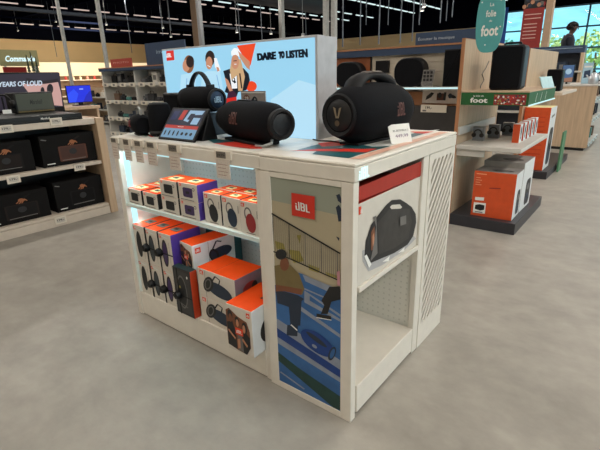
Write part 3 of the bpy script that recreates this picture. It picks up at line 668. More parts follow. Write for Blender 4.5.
# the big box in the side bay
bx = thing('speaker_box', 'large white box with a black portable speaker in the side bay', 'box', (0, .322, .6075))
bw, bh = .545, .335
MB().box(-.26, -.012, -bw/2, bw/2, 0, bh, 0, {'t': 1}).build('carton', [CARD, mat('deep_red_print', (168, 38, 22), .5)], bx, bevel=.002)
cb = lambda u, v, n: Vector((-.0112+n, -bw/2+u*bw, v*bh))
def BV(px, py): p = at(px, py, 'x', -.0115); return ((p.y-.322+bw/2)/bw, (p.z-.6075)/bh)
def PG(x, y): return BV(345+x/4.09, 165+y/4.09)
FLM = mat('charcoal_print', (50, 48, 47), .5, var=.1, scale=30)
bodyp = [PG(78, 370), PG(84, 310), PG(105, 245), PG(130, 210), PG(170, 160), PG(190, 143), PG(225, 140), PG(250, 155), PG(272, 172), PG(288, 200), PG(290, 235), PG(278, 290), PG(255, 325), PG(200, 360), PG(140, 385), PG(105, 400)]
art('printed_speaker', [([PG(52, 92), PG(322, -20), PG(322, 38), PG(52, 150)], mat('deep_red_print', (168, 38, 22), .5)), ([PG(55, 172), PG(66, 168), PG(66, 200), PG(55, 205)], REDO),
    ([PG(70, 350), PG(110, 335), PG(200, 350), PG(280, 290), PG(290, 300), PG(240, 350), PG(150, 410), PG(95, 435), PG(72, 395)], mat('pale_splash_print', (178, 178, 180), .5)),
    (bodyp, PRINTB), ([PG(132, 235), PG(180, 180), PG(262, 178), PG(272, 230), PG(258, 300), PG(200, 340), PG(138, 365)], FLM),
    ([PG(182, 172), PG(190, 163), PG(222, 160), PG(232, 172), PG(225, 178), PG(188, 180)], CARD), ([PG(104, 275), PG(118, 250), PG(122, 310), PG(114, 345), PG(104, 350)], SKIND), ([PG(110, 290), PG(116, 275), PG(118, 310), PG(111, 335)], SKIN),
    ([PG(112, 212), PG(125, 206), PG(130, 360), PG(100, 395), PG(112, 340), PG(124, 250)], PRINTG),
    ([PG(75, 372), PG(85, 365), PG(105, 405), PG(95, 420)], PRINTW), ([PG(150, 395), PG(180, 370), PG(175, 392)], PRINTW), ([PG(212, 360), PG(240, 335), PG(238, 352)], PRINTW), ([PG(222, 212), PG(246, 205), PG(246, 240), PG(222, 248)], PRINTG)], cb, bx, .0004)
lettering('JBL', quad(*[cb(*PG(*q), .007) for q in ((56, 197), (65, 193), (65, 178), (56, 181))]), PRINTW, bx, .02)

# ================================================================== SPEAKERS ON THE TABLE TOP
LOGO_D = mat('dim_rust_logo', (92, 52, 46), .5); LOGO_G = mat('brass_logo', (150, 138, 116), .4, .3)
def wrap(R, x0, x1, a0, a1, flip=1, zc=0.0, f=None):
    """text on the side of a barrel whose axis is local x; angle measured from -Y upward"""
    def c(u, v):
        x = x0+(x1-x0)*u; a = math.radians(a0+(a1-a0)*v); r = (f(x) if f else R)+.002
        return Vector((x, -r*math.cos(a), zc+r*math.sin(a)))
    return c
# large one with handle, on the end unit
bo = thing('portable_speaker', 'large black portable speaker with a handle on the stand end', 'speaker', (-.222, .495, H), math.radians(85), 'portable speakers on the stand')
R = .124; ZB = R+.006
prof = [(.05, -.228), (.078, -.227), (.088, -.222), (.097, -.208), (.113, -.165), (.122, -.10), (.125, 0), (.122, .10), (.112, .17), (.096, .212), (.086, .224), (.068, .230), (.05, .232)]
MB().lathe(prof, 'x', 40, 0, (0, 0, ZB)).build('body', BLACKF, bo)
def rad(x):
    for (r0, h0), (r1, h1) in zip(prof, prof[1:]):
        if h0 <= x <= h1: return r0+(r1-r0)*(x-h0)/(h1-h0+1e-9)
    return R
for sgn in (-1, 1):
    ec = MB().lathe([(.080, sgn*.216), (.089, sgn*.229), (.082, sgn*.236), (.069, sgn*.228), (.065, sgn*.225)], 'x', 32, 0, (0, 0, ZB)).build('end_ring', RUBBER, bo)
    MB().lathe([(.067, sgn*.225), (.060, sgn*.231), (.03, sgn*.236), (.001, sgn*.2375)], 'x', 28, 0, (0, 0, ZB)).build('woofer', mat('dark_woofer', (14, 17, 22), .5), ec)
X0 = -.2395
art('end_logo', [([(-.021, .034), (-.009, .030), (-.002, -.002), (.002, -.002), (.009, .030), (.021, .034), (.008, -.010), (-.008, -.010)], LOGO_G), (ell(0, -.030, .012, .012), mat('dim_brass_logo', (96, 84, 68), .4, .3))], lambda u, v, n: Vector((X0-n, -u, ZB+v)), bo)
hp = []
for k in range(17):
    t = k/16; x = -.14+.28*t; hp.append((x, 0, ZB+.086+.066*min(1, (math.sin(PI*t)*1.0)**.42)))
MB().tube(hp, [.034, .032, .029, .026, .023, .021, .019, .018, .018, .018, .019, .021, .023, .026, .029, .032, .034], 14, 0, 1.35).build('handle', RUBBER, bo)
MB().tube([(-.085, 0, ZB+.150), (-.05, 0, ZB+.1655), (.05, 0, ZB+.1655), (.085, 0, ZB+.150)], .006, 8, 0, 3.4).build('handle_grip', mat('brown_grip', (84, 72, 64), .45), bo)
MB().box(-.16, .16, -.05, .05, 0, .012).build('foot', RUBBER, bo, bevel=.003)
lettering('JBL', wrap(R, .02, .088, -8, 18, 1, ZB, rad), LOGO_D, bo, .015)
# middle one lying on its rubber foot
xt = thing('portable_speaker', 'black barrel speaker in the middle of the stand top, logo in front', 'speaker', (-.695, .225, H), math.radians(-16), 'portable speakers on the stand')
R2 = .090; Z2 = R2+.006
prof2 = [(.045, -.250), (.062, -.240), (.072, -.220), (.085, -.175), (.090, -.10), (.091, 0), (.090, .10), (.085, .175), (.072, .220), (.062, .240), (.045, .250)]
MB().lathe(prof2, 'x', 36, 0, (0, 0, Z2)).build('body', BLACKF, xt)
for sgn in (-1, 1):
    e = MB().lathe([(.066, sgn*.238), (.064, sgn*.256), (.054, sgn*.262), (.045, sgn*.252)], 'x', 28, 0, (0, 0, Z2)).build('end_ring', RUBBER, xt)
    MB().lathe([(.046, sgn*.252), (.03, sgn*.258), (.001, sgn*.259)], 'x', 24, 0, (0, 0, Z2)).build('woofer', mat('dark_woofer'), e)
MB().box(-.16, .16, -.07, .045, 0, .014).build('foot', RUBBER, xt, bevel=.004)
MB().tube([(.215, -.03, Z2-.06), (.235, -.045, .02), (.20, -.07, .006), (.15, -.075, .004)], .006, 8).build('stand_wire', mat('pale_wire', (170, 176, 178), .4), xt)
def r2(x):
    for (r0, h0), (r1, h1) in zip(prof2, prof2[1:]):
        if h0 <= x <= h1: return r0+(r1-r0)*(x-h0)/(h1-h0)
    return R2
lettering('JBL', wrap(R2, -.055, .025, -6, 28, 1, Z2, r2), LOGO_D, xt, .015)
MB().tube([(.035+.018*math.cos(a), 0, Z2+.088+.018*math.sin(a)) for a in [PI*k/8 for k in range(9)]], .004, 6).build('strap_loop', RUBBER, xt)
MB().box(-.10, .02, -.018, .018, Z2+.0885, Z2+.094).build('button_strip', RUBBER, xt, bevel=.002)
# riser and strap speaker
rs = MB().box(-.12, .12, -.07, .07, 0, .115).build('riser_block', mat('black_riser', (20, 22, 26), .5), bevel=.004); rs.location = (-1.165, .325, H)
tag(rs, 'black riser block behind the tablet, carrying the speaker with carry strap', 'riser')
ss = thing('portable_speaker', 'black barrel speaker with arched carry strap, raised behind the tablet', 'speaker', (-1.165, .325, H+.1155), math.radians(-8), 'portable speakers on the stand')
Z3 = .068
MB().lathe([(.05, -.152), (.058, -.145), (.064, -.10), (.066, 0), (.064, .10), (.058, .145), (.05, .152)], 'x', 32, 0, (0, 0, Z3)).build('body', BLACKF, ss)
for sgn in (-1, 1):
    e = MB().lathe([(.054, sgn*.142), (.056, sgn*.158), (.046, sgn*.163), (.042, sgn*.155)], 'x', 28, 0, (0, 0, Z3)).build('end_ring', RUBBER, ss)
    MB().lathe([(.043, sgn*.155), (.03, sgn*.160), (.001, sgn*.161)], 'x', 24, 0, (0, 0, Z3)).build('woofer', mat('blue_sheen_cone', (36, 52, 72), .3, .4), e)
lettering('JBL', lambda u, v: Vector((.1625, -.022+.044*u, Z3-.014+.030*v)), mat('pale_blue_logo', (170, 200, 220), .3), ss, .02)
hp = [(-.095+.19*k/14, 0, Z3+.045+.090*math.sin(PI*k/14)**.62) for k in range(15)]
MB().tube(hp, .0075, 8, 0, 2.2).build('carry_strap', RUBBER, ss)
for x in (-.1, .1): MB().box(x-.012, x+.012, -.02, .02, Z3+.04, Z3+.075).build('strap_lug', RUBBER, ss, bevel=.003)
# dark items left of the tablet
sp1 = thing('box_speaker', 'black square speaker between the carry strap speaker and the lightbox edge', 'speaker', (-1.40, .350, H))
MB().box(-.075, .075, -.05, .05, 0, .215).build('cabinet', BLACK, sp1, bevel=.008); MB().box(-.062, .062, -.053, -.05, .02, .2).build('grille', BLACKF, sp1)
sp2 = thing('tower_speaker', 'black upright speaker left of the tablet on the stand', 'speaker', (-1.315, .155, H))
MB().lathe([(.055, 0), (.06, .01), (.06, .15), (.052, .165), (.03, .168)], 'z', 28, 0, (0, 0, 0)).build('body', BLACKF, sp2)
MB().lathe([(.05, .166), (.045, .172), (.02, .174)], 'z', 24).build('top_plate', RUBBER, sp2); MB().lathe([(.0605, .018), (.0605, .03)], 'z', 28).build('base_ring', DARKG, sp2)
sp3 = thing('portable_speaker', 'small dark red and black speaker at the left corner of the stand', 'speaker', (-1.46, .125, H), math.radians(-20), 'portable speakers on the stand')
MB().lathe([(.04, -.075), (.052, -.06), (.056, 0), (.052, .06), (.04, .075)], 'x', 28, 0, (0, 0, .057)).build('body', BLACKF, sp3)
lettering('JBL', wrap(.056, -.03, .02, -8, 26, 1, .057), mat('dark_red_logo', (140, 30, 34), .5), sp3, .02)
MB().tube([(-.05, 0, .09), (-.04, 0, .135), (0, 0, .148), (.04, 0, .135), (.05, 0, .09)], .006, 8).build('handle', mat('pale_handle', (150, 150, 146), .5), sp3)
MB().box(-.05, .05, -.03, .03, 0, .006).build('foot', RUBBER, sp3)
# tablet
tq = [Vector((-1.203, .052, H+.004)), Vector((-.919, .052, H+.004)), Vector((-.919, .165, H+.150)), Vector((-1.203, .165, H+.150))]
to = Vector((-1.061, .10, H)); ta = thing('tablet', 'tablet on a black stand showing speakers, leaning back on the table top', 'tablet', to)
tl = [p-to for p in tq]; nrm = (tl[1]-tl[0]).cross(tl[3]-tl[0]).normalized()
MB().prism(tl, -nrm*.012).build('case', BLACK, ta, bevel=.003)
tcv = lambda u, v, n: quad(*tl)(u, v)+nrm*(.0006+n)
TB = E_('screen_navy', (18, 26, 50), .9); TR = E_('screen_red', (176, 48, 40), .8); TLB = E_('screen_light_blue', (108, 150, 182), .85); TI = E_('screen_dark', (14, 18, 28), .6); TWB = E_('screen_blue_white', (140, 176, 206), .85)
sl = [([(.05, .06), (.95, .06), (.95, .95), (.05, .95)], TB), ([(.05, .06), (.95, .06), (.95, .35), (.05, .35)], TLB), ([(.05, .35), (.95, .35), (.95, .45), (.05, .45)], TR), ([(.32, .62), (.44, .62), (.48, .92), (.36, .92)], TR), ([(.48, .60), (.62, .56), (.66, .78), (.90, .80), (.93, .92), (.54, .92)], TWB), ([(.70, .50), (.88, .50), (.90, .70), (.72, .70)], TWB), ([(.56, .64), (.70, .62), (.72, .82), (.60, .82)], TB), ([(.09, .6), (.26, .62), (.28, .9), (.12, .88)], E_('screen_mid_navy', (32, 44, 84), .8))]
for k in range(7): sl.append((ell(.13+.12*k, .20, .036 if k > 3 else .022, .05 if k > 3 else .085, 12), TI))
art('screen', sl, tcv, ta, .00015)
lettering('BOOST', lambda u, v: tcv(.42+.16*u, .385+.03*v, .003), E_('screen_letter', (230, 220, 214), .8), ta, .01)
MB().prism([(.142, .005, .0), (.142, .105, .0), (.142, .068, .145)], (-.26, 0, 0)).build('stand', mat('black_stand', (14, 15, 18), .5), ta, bevel=.003)
# grey plate behind the middle speaker, small price card, cable
gp = thing('info_plate', 'pale grey information plate behind the middle black speaker', 'sign plate', (-.845, .398, H))
MB().box(-.085, .085, -.003, .003, .0, .222).build('plate', mat('pale_grey_plate', (150, 142, 138), .5), gp); MB().box(-.085, .085, -.014, .012, 0, .004).build('base', GREYM, gp)
art('printed_motif', [(ell(-.045, .185, .022, .02), mat('brown_motif', (120, 86, 72), .5)), ([(-.08, .216), (.08, .216), (.08, .212), (-.08, .212)], PRINTW)], lambda u, v, n: Vector((u, -.0036-n, v)), gp)
lettering('29', lambda u, v: Vector((-.058+.026*u, -.0046, .178+.016*v)), PRINTW, gp, .01)
pcd = thing('price_card', 'small white price card leaning before the large handled speaker', 'price card', (-.066, .50, H+.001), math.radians(66))
MB().prism([(-.058, 0, 0), (.058, 0, 0), (.058, .03, .078), (-.058, .03, .078)], (0, .003, 0)).build('card', PRINTW, pcd)
lettering('JBL BOOMBOX 3', quad((-.04, -.001+.017, .046), (.045, -.001+.017, .046), (.045, .0205, .056), (-.04, .0205, .056)), PRINTB, pcd, .0)
lettering('449,99', quad((-.03, .0065, .022), (.04, .0065, .022), (.04, .0125, .037), (-.03, .0125, .037)), mat('violet_ink', (110, 80, 120), .5), pcd, .0)
MB().prism([(.058, .031, .077), (.058, .085, 0), (.050, .085, 0), (.050, .031, .077)], (0, .002, 0)).build('strut', CARDB, pcd)
cb_ = MB().tube([(-.47, .395, H+.004), (-.42, .37, H+.004), (-.36, .385, H+.004), (-.30, .372, H+.004)], .003, 6).build('power_cable', BLACK)
tag(cb_, 'thin black cable on the table top beside the lightbox foot', 'cable')

# ================================================================== LEFT GONDOLA WITH THE AMPLIFIER SPEAKERS
gx, gy0, gy1 = -3.8, -1.4, 1.157
gl = thing('display_gondola', 'low wood-ended shelving with dark boxes at the left of the shop', 'shelving', (-4.1, (gy0+gy1)/2, 0))
def GB_(mb, name, m, bev=.003): return mb.build(name, m, gl, bevel=bev)
def gb3(x0, x1, y0, y1, z0, z1, mb=None): return (mb or MB()).box(x0+4.1, x1+4.1, y0-(gy0+gy1)/2, y1-(gy0+gy1)/2, z0, z1)
GB_(gb3(-4.42, -3.78, 1.075, gy1, 0, 1.03), 'end_panel', BWOOD)
GB_(gb3(-4.45, -4.40, gy0, 1.07, 0, 1.03), 'back_panel', CHARC)
SHL = mat('warm_white_shelf', (206, 194, 180), .5, var=.02)
GB_(gb3(-4.40, gx+.01, gy0, 1.07, 0, .085), 'plinth', SHL)
for za, zb in ((.088, .118), (.553, .59), (.972, 1.03)): GB_(gb3(-4.40, gx, gy0, 1.07, za, zb), 'shelf', SHL, .004)
tr_ = MB().box(-.42, .40, -1.2, 1.2, 0, .018).box(.36, .40, -1.2, 1.2, .018, .062).box(-.42, .36, -1.2, 1.2, .045, .062)
tray = thing('display_tray', 'long black tray lying on top of the wood-ended shelving', 'tray', (-4.2, -.25, 1.031))
tr_.build('body', mat('satin_black_tray', (18, 19, 22), .4), tray, bevel=.004)
lettering('Marshall', lambda u, v: Vector((.4012, .80+.085*u, .026+.020*v)), PRINTW, tray, .01, shear=.3)
HAND = mat('hand_print', (160, 106, 76), .7, spec=.1)
def P_amp(col, det):
    def f(t, w, h, cf):
        art('printed_amplifier', [(rrect(.30, .82, .12, .62, .03), col), (rrect(.33, .79, .20, .59, .02), det), (ell(.56, .42, .07, .10), PRINTB), (line(.34, .16, .78, .16, .02), PRINTG),
            (ell(.58, .74, .055, .06, 14, 30), HAND), (line(.60, .78, .72, .90, .05), DBR if col is BRN else BKA), (line(.54, .72, .49, .65, .022), HAND), (line(.57, .70, .53, .63, .022), HAND), (line(.60, .70, .57, .63, .022), HAND), (line(.62, .76, .66, .68, .022), HAND), (line(.03, .9, .12, .86, .03), PRINTG), (line(.06, .10, .2, .10, .03), PRINTW)], cf, t)
    return f
DCARD = mat('black_carton', (13, 12, 13), .7, var=.05, spec=.2)
BRN = mat('brown_amp_print', (84, 44, 28), .6); DBR = mat('dark_amp_print', (34, 28, 27), .7, spec=.2); BKA = mat('charcoal_amp_print', (24, 23, 24), .7, spec=.2)
GA = 'black speaker cartons on the wood-ended shelving'
def amp(label, ya, yb, z, h, c1, c2): return carton(label, -3.86, (ya+yb)/2, z, yb-ya, .30, h, P_amp(c1, c2), GA, rz=PI/2, top=DCARD, right=DCARD, left=DCARD, face=DCARD, sticker=None, logo=False, name='speaker_carton')
amp('black carton with a charcoal speaker, left on the middle shelf', -.10, .44, .5905, .290, BKA, DBR)
amp('black carton with a brown speaker, right on the middle shelf', .515, 1.06, .5905, .305, BRN, mat('tan_amp_print', (66, 36, 26), .6))
amp('black carton with a dark brown speaker, left on the bottom shelf', -.08, .49, .1185, .285, DBR, BKA)
amp('black carton with a black speaker, right on the bottom shelf', .555, 1.06, .1185, .310, BKA, DCARD)
def x_tag(px, py, xp, label, w=.115, h=.07, grp='price tags on the wood-ended shelving'):
    p = at(px, py, 'x', xp); t = thing('price_tag', label, 'price tag', (xp, p.y, p.z-h/2), 0, grp)
    MB().box(0, .008, -w/2, w/2, 0, h).build('holder', TAGW, t, bevel=.002)
    MB().box(.008, .009, -w*.36, w*.36, h*.2, h*.85).build('screen', mat('pale_screen', (196, 190, 180), .4), t)
    lettering('179,-', lambda u, v: Vector((.0096, -w*.3+w*.6*u, h*.38+h*.3*v)), PRINTB, t, .02, 'price_digits')
XG = gx+.0005
x_tag(56, 121.5, XG, 'price tag on the top shelf edge under the black tray'); x_tag(6, 129, XG, 'price tag on the top shelf edge at the left picture border')
x_tag(13.5, 179.5, XG, 'price tag on the middle shelf edge under the charcoal speaker carton'); x_tag(79.5, 167, XG, 'price tag on the middle shelf edge under the brown speaker carton')
x_tag(60.5, 220.0, gx+.0106, 'price tag on the bottom shelf edge, lowest on the wood-ended shelving')
# big amplifier speaker on the tray
pa = at(22, 111.3, 'z', 1.094); pb_ = at(60, 108.7, 'z', 1.094)
ms = thing('amplifier_speaker', 'black amplifier style speaker with a greenish grey grille on the tray', 'speaker', (-4.39, .765, 1.0945), math.radians(4))
AW, AH = .40, .205
MB().box(-.19, 0, -AW/2, AW/2, 0, AH).build('cabinet', mat('black_vinyl', (18, 19, 20), .6, var=.15, scale=90), ms, bevel=.012, seg=3)
MB().box(0, .005, -AW/2+.018, AW/2-.012, .026, AH-.014).build('grille', mat('olive_grey_grille', (84, 90, 82), .7, var=.06, scale=200), ms, bevel=.003)
lettering('Marshall', lambda u, v: Vector((.0058, -.055+.13*u, .085+.045*v)), mat('dark_script', (36, 38, 36), .5), ms, .005, shear=.35)
MB().box(0, .004, -AW/2+.018, AW/2-.012, .008, .022).build('control_strip', mat('brass_strip', (120, 104, 70), .4, .5), ms)
hs = thing('headphone_display', 'black headphones on a stand beside the amplifier speaker', 'headphones', (-4.37, .46, 1.0945))
MB().box(-.06, .06, -.06, .06, 0, .01).build('base', PRINTG, hs); MB().cyl((0, 0, .01), (0, 0, .17), .008, 8).build('stem', BLACK, hs)
MB().tube([(0, .075*math.cos(PI*k/12), .105+.085*math.sin(PI*k/12)) for k in range(13)], .011, 8).build('headband', BLACK, hs)
for s_ in (-1, 1): MB().lathe([(.02, s_*.10), (.042, s_*.095), (.045, s_*.07), (.03, s_*.055)], 'y', 18, 0, (0, 0, .095)).build('ear_cup', BLACK, hs, bevel=0)
MB().box(.05, .053, -.04, .04, .012, .05).build('info_card', PRINTW, hs)
# lit panel behind
a, b = at(60, 72, 'x', -5.0), at(64.2, 107, 'x', -5.0); yr = (a.y+b.y)/2; zt = a.z
ys = thing('advert_screen', 'lit advertising screen reading YEARS OF LOUD behind the amplifier speaker', 'screen', (-5.02, yr-.7, 0))
MB().box(-.03, 0, -.55, .7, .95, zt).build('panel', BLACK, ys, bevel=.004); MB().box(-.08, -.03, -.3, .3, 0, 1.2).build('stand', DARKG, ys)
yc = lambda px, py, n: (lambda p: Vector((.001+n, p.y-yr+.7, p.z)))(at(px, py, 'x', -5.019))
L1 = E_('lit_dusk', (44, 38, 52), .9); L2 = E_('lit_pink_skin', (198, 156, 150), .9); L3 = E_('lit_plum_black', (26, 20, 30), .8)
art('lit_picture', [([(-16, 75), (59.4, 72.4), (63.6, 106.5), (-14, 112)], L1), ([(22, 84), (40, 84), (58, 82), (61, 93), (62.6, 106), (40, 104), (28, 92)], L2), ([(26, 78), (44, 81), (58, 78.5), (58.6, 82), (44, 84), (26, 81)], L3), (ell(42.5, 91, 2.0, 4), L3), (ell(50, 89, 3.2, 5.2), L3), ([(-15, 82), (-2, 84), (-2, 100), (-14, 108)], E_('lit_grey', (150, 150, 160), .8))], yc, ys, .0005)
lettering('YEARS OF LOUD', quad(yc(-2, 87.0, .006), yc(42, 85.6, .006), yc(42, 80.4, .006), yc(-2, 82.0, .006)), E_('lit_letter', (190, 205, 220), 1.0), ys, .03)

# ================================================================== BLUE SCREEN ON ITS DESK
XB = -7.4
a, b = at(68.5, 103, 'x', XB), at(93, 101, 'x', XB); c = at(80, 85.2, 'x', XB); dz = at(80, 105.5, 'x', XB).z
yc_ = (a.y+b.y)/2; wd = abs(b.y-a.y)
dk = thing('display_desk', 'wooden demonstration desk carrying the bright blue screen', 'desk', (XB, yc_+.1, 0))
MB().box(-.45, .35, -.75, .06, dz-.05, dz).build('desk_top', BWOOD, dk, bevel=.004)
for y in (-.7, 0): MB().box(-.42, .32, y, y+.04, 0, dz-.05).build('side_panel', BWOOD, dk)
MB().box(-.40, -.37, -.66, 0, .1, dz-.05).build('back_board', SHL, dk)
bs = thing('monitor', 'monitor showing a saturated blue picture on the wooden desk', 'monitor', (XB, yc_, dz+.0005))
zc0, zc1 = .05, c.z-dz
MB().box(-.03, 0, -wd/2, wd/2, zc0, zc1).build('housing', BLACK, bs, bevel=.004); MB().box(-.02, -.005, -.04, .04, 0, zc0+.02).build('neck', BLACK, bs); MB().box(-.1, .06, -.12, .12, 0, .012).build('foot', BLACK, bs)
art('blue_screen', [([(-.48, .03), (.48, .03), (.48, .97), (-.48, .97)], E_('lit_blue', (18, 42, 214), 1.0)), ([(-.48, .03), (-.2, .03), (-.05, .5), (-.2, .8), (-.48, .5)], E_('lit_blue_bright', (36, 72, 236), 1.0)), ([(.1, .03), (.48, .03), (.48, .7), (.25, .4)], E_('lit_blue_deep', (14, 28, 170), 1.0)), ([(.02, .74), (.18, .74), (.18, .82), (.02, .82)], E_('lit_blue_pale', (130, 150, 240), 1.0))], lambda u, v, n: Vector((.0006+n, u*wd, zc0+(zc1-zc0)*v)), bs)

# ================================================================== WHITE SHELVING WITH CAMERAS, BEHIND AT LEFT
YS = 5.0; x0 = at(104, 95, 'y', YS).x; x1 = -6.3; zh = at(130, 68, 'y', YS).z
ws = thing('white_shelving', 'tall white shelving with small electronics behind the lightbox', 'shelving', ((x0+x1)/2, YS, 0)); wx = -(x0+x1)/2
MB().box(x0+wx, x1+wx, .40, .44, 0, zh-.05).build('back_panel', mat('white_back', (206, 202, 198), .5), ws)
for x in (x0, (x0*2+x1)/3, (x0+2*x1)/3, x1-.04): MB().box(x+wx, x+.04+wx, .02, .40, 0, zh-.05).build('upright', WHITE2, ws)
SZ = [at(130, 82.8, 'y', YS).z, at(130, 100.8, 'y', YS).z, at(130, 118.0, 'y', YS).z, .1]
for z in SZ: MB().box(x0+wx, x1+wx, 0, .40, z-.06, z).build('shelf', WHITE2, ws, bevel=.004)
MB().box(x0-.02+wx, x1+wx, -.03, .44, zh-.05, zh+.015).build('header_rail', NAVY, ws, bevel=.004)
MB().box(x0-.02+wx, x1+wx, -.035, .44, zh+.016, zh+.035).build('wood_trim', OWOOD, ws)
def ware(kind, x, y, z, label, cat, grp, col, sc=1.0):
    mb = MB()
    if kind == 'camera': mb.box(-.07*sc, .07*sc, -.03, .03, 0, .09*sc).box(-.025*sc, .025*sc, -.025, .025, .09*sc, .115*sc).lathe([(.034*sc, -.075), (.034*sc, -.03)], 'y', 14, 0, (0, 0, .045*sc))
    elif kind == 'bag': mb.box(-.09*sc, .09*sc, -.05, .05, 0, .13*sc).tube([(-.06*sc, 0, .13*sc), (-.04*sc, 0, .17*sc), (.04*sc, 0, .17*sc), (.06*sc, 0, .13*sc)], .008, 6)
    elif kind == 'bar': mb.lathe([(.03, -.2*sc), (.045, -.18*sc), (.045, .18*sc), (.03, .2*sc)], 'x', 12, 0, (0, 0, .045))
    else: mb.box(-.075*sc, .075*sc, -.05, .05, 0, .17*sc).box(-.045*sc, .045*sc, -.052, -.05, .04*sc, .12*sc, 1)
    ob = mb.build({'camera': 'camera', 'bag': 'carry_case', 'bar': 'soundbar', 'box': 'product_box'}[kind], [col, PRINTG], bevel=.004, seg=1)
    ob.location = (x, y, z); return tag(ob, label, cat, grp)
WC = [BLACK, DARKG, mat('mid_grey_plastic', (96, 98, 102), .5), CARD, mat('teal_plastic', (70, 130, 126), .5), PRINTB, mat('brown_ware', (106, 82, 66), .6), NAVYP]
WN = ['black', 'charcoal', 'grey', 'white', 'teal', 'black', 'brown', 'navy']
SN = ['top', 'second', 'third', 'bottom']
KN = {'camera': 'camera', 'bag': 'carry case', 'bar': 'barrel speaker', 'box': 'boxed gadget'}
for si, z in enumerate(SZ):
    n = 17; xs = [x0+.2+k*(x1-x0-.4)/(n-1) for k in range(n)]
    for k, x in enumerate(xs):
        if min(abs(x-u) for u in (x0+.02, (x0*2+x1)/3+.02, (x0+2*x1)/3+.02, x1)) < .19: continue
        kd = random.choice(['camera', 'camera', 'bag', 'box', 'bar' if 0 < k < n-1 else 'box']); ci = 3 if kd == 'box' and random.random() < .6 else random.choice([0, 1, 0, 2, 4, 5, 6, 7]); 
        ware(kd, x, YS+.14, z+.0005, '%s %s, %s from the left on the %s shelf of the white shelving' % (WN[ci], KN[kd], ORD[k], SN[si]), KN[kd], 'small electronics on the white shelving', WC[ci], .5 if kd == 'bar' else 1.32)
    for k in range(11):
        x = x0+.18+k*(x1-x0-.36)/10
        o = MB().box(-.13, .13, -.012, 0, 0, .095).box(-.06, .04, -.0135, -.012, .02, .07, 1).build('shelf_label', [TAGW, PRINTG], bevel=.002); o.location = (x, YS-.0006, z-.090)
        tag(o, 'white shelf label, %s from the left on the %s shelf of the white shelving' % (ORD[k], SN[si]), 'shelf label', 'labels on the white shelving')
a, b = at(108, 67, 'y', YS), at(128.5, 65, 'y', YS); h = at(118, 58.5, 'y', YS).z
rsn = thing('shelf_sign', 'red sign board standing on the white shelving header', 'sign', ((a.x+b.x)/2, YS+.1, zh+.0355)); w_ = (b.x-a.x)/2
MB().box(-w_, w_, -.012, .012, 0, h-zh-.0355).build('board', mat('brick_red_board', (164, 66, 54), .5), rsn)
lettering('PHOTO', lambda u, v: Vector((-w_*.75+w_*1.5*u, -.0135, (h-zh-.035)*(.45+.2*v))), mat('pale_red_letter', (222, 176, 166), .5), rsn, .0)
a, b = at(139.5, 60, 'y', YS), at(179, 58, 'y', YS); h = at(160, 40.8, 'y', YS).z
nsn = thing('shelf_sign', 'large navy sign board rising above the white shelving, left of the lightbox', 'sign', ((a.x+b.x)/2, YS+.2, zh+.0355)); w_ = (b.x-a.x)/2; hh = h-zh-.0355
MB().box(-w_, w_, -.015, .015, 0, hh).build('board', NAVY, nsn)
PL = mat('pale_blue_letter', (160, 180, 200), .5)
lettering('images', lambda u, v: Vector((-w_*.42+w_*.8*u, -.0165, hh*(.45+.22*v))), PL, nsn, .0); lettering('multi', lambda u, v: Vector((0+w_*.7*u, -.0165, hh*(.12+.22*v))), PL, nsn, .0)
# wooden island further left with dark goods
q = at(98, 100, 'y', 6.4)
wi = thing('wood_island', 'wooden shelf island with dark goods between blue screen and white shelving', 'shelving', (q.x-.2, 6.6, 0))
MB().box(-1.2, 1.1, .3, .34, 0, 1.2).build('back_panel', BWOOD, wi); 
for z in (.1, .5, .9): MB().box(-1.2, 1.1, -.1, .3, z-.03, z).build('shelf', WHITE2, wi)
for x in (-1.2, 1.06): MB().box(x, x+.04, -.1, .3, 0, 1.25).build('side_panel', BWOOD, wi)
for j, z in enumerate((.1, .5, .9)):
    for k in range(6): ware(['box', 'camera', 'bag'][(j+k) % 3], q.x-.2-1.0+k*.38, 6.66, z+.0005, '%s item from the left on the %s shelf of the wooden island' % (ORD[k], ['bottom', 'middle', 'upper'][j]), 'gadget', 'goods on the wooden island', WC[(k*3+j) % 8], 1.2)

# ================================================================== FAR LEFT: LIT SHOP CORNER
XF = -38
za, zb = at(90, 75.5, 'x', XF).z, at(90, 62.5, 'x', XF).z
y0_, y1_ = 6, 34
fg = thing('wall_shelving', 'long far wall shelving under a cream fascia with lamplight painted in', 'shelving', (XF-.6, 20, 0))
MB().box(-.6, .5, y0_-20, y1_-20, za, zb).build('painted_glow_fascia', E_('painted_cream_glow', (246, 220, 176), 1.0), fg)  # emission stands in for the hidden lamp that lights this band
MB().box(-.6, -.5, y0_-20, y1_-20, 0, za).build('back_panel', mat('dim_brown_back', (120, 96, 76), .6), fg)
for z in (.3, .9, za-.32): MB().box(-.5, .6, y0_-20, y1_-20, z-.06, z).build('shelf', SHL, fg)
PC_ = [mat('pink_goods', (206, 140, 130), .6), mat('red_goods', (176, 50, 44), .6), mat('cream_goods', (220, 200, 170), .6), mat('grey_goods', (110, 104, 100), .6)]
for k in range(40):
    o = MB().lathe([(.09, 0), (.1, .05), (.1, .2), (.05, .25), (.04, .3)], 'z', 10).build('bottle', random.choice(PC_)); o.location = (XF-.15, 8.2+k*.62, za-.3195)
    tag(o, 'small bottle on the far shelf under the cream fascia with painted-in lamplight', 'bottle', 'bottles under the glowing cream fascia')
XG2 = -30
a, b = at(1, 66, 'x', XG2), at(39.5, 65, 'x', XG2); zt = at(20, 50, 'x', XG2).z
gs = thing('counter_sign', 'greenish sign board with lit white lettering at the far left', 'sign', (XG2, (a.y+b.y)/2, 0)); w_ = (b.y-a.y)/2
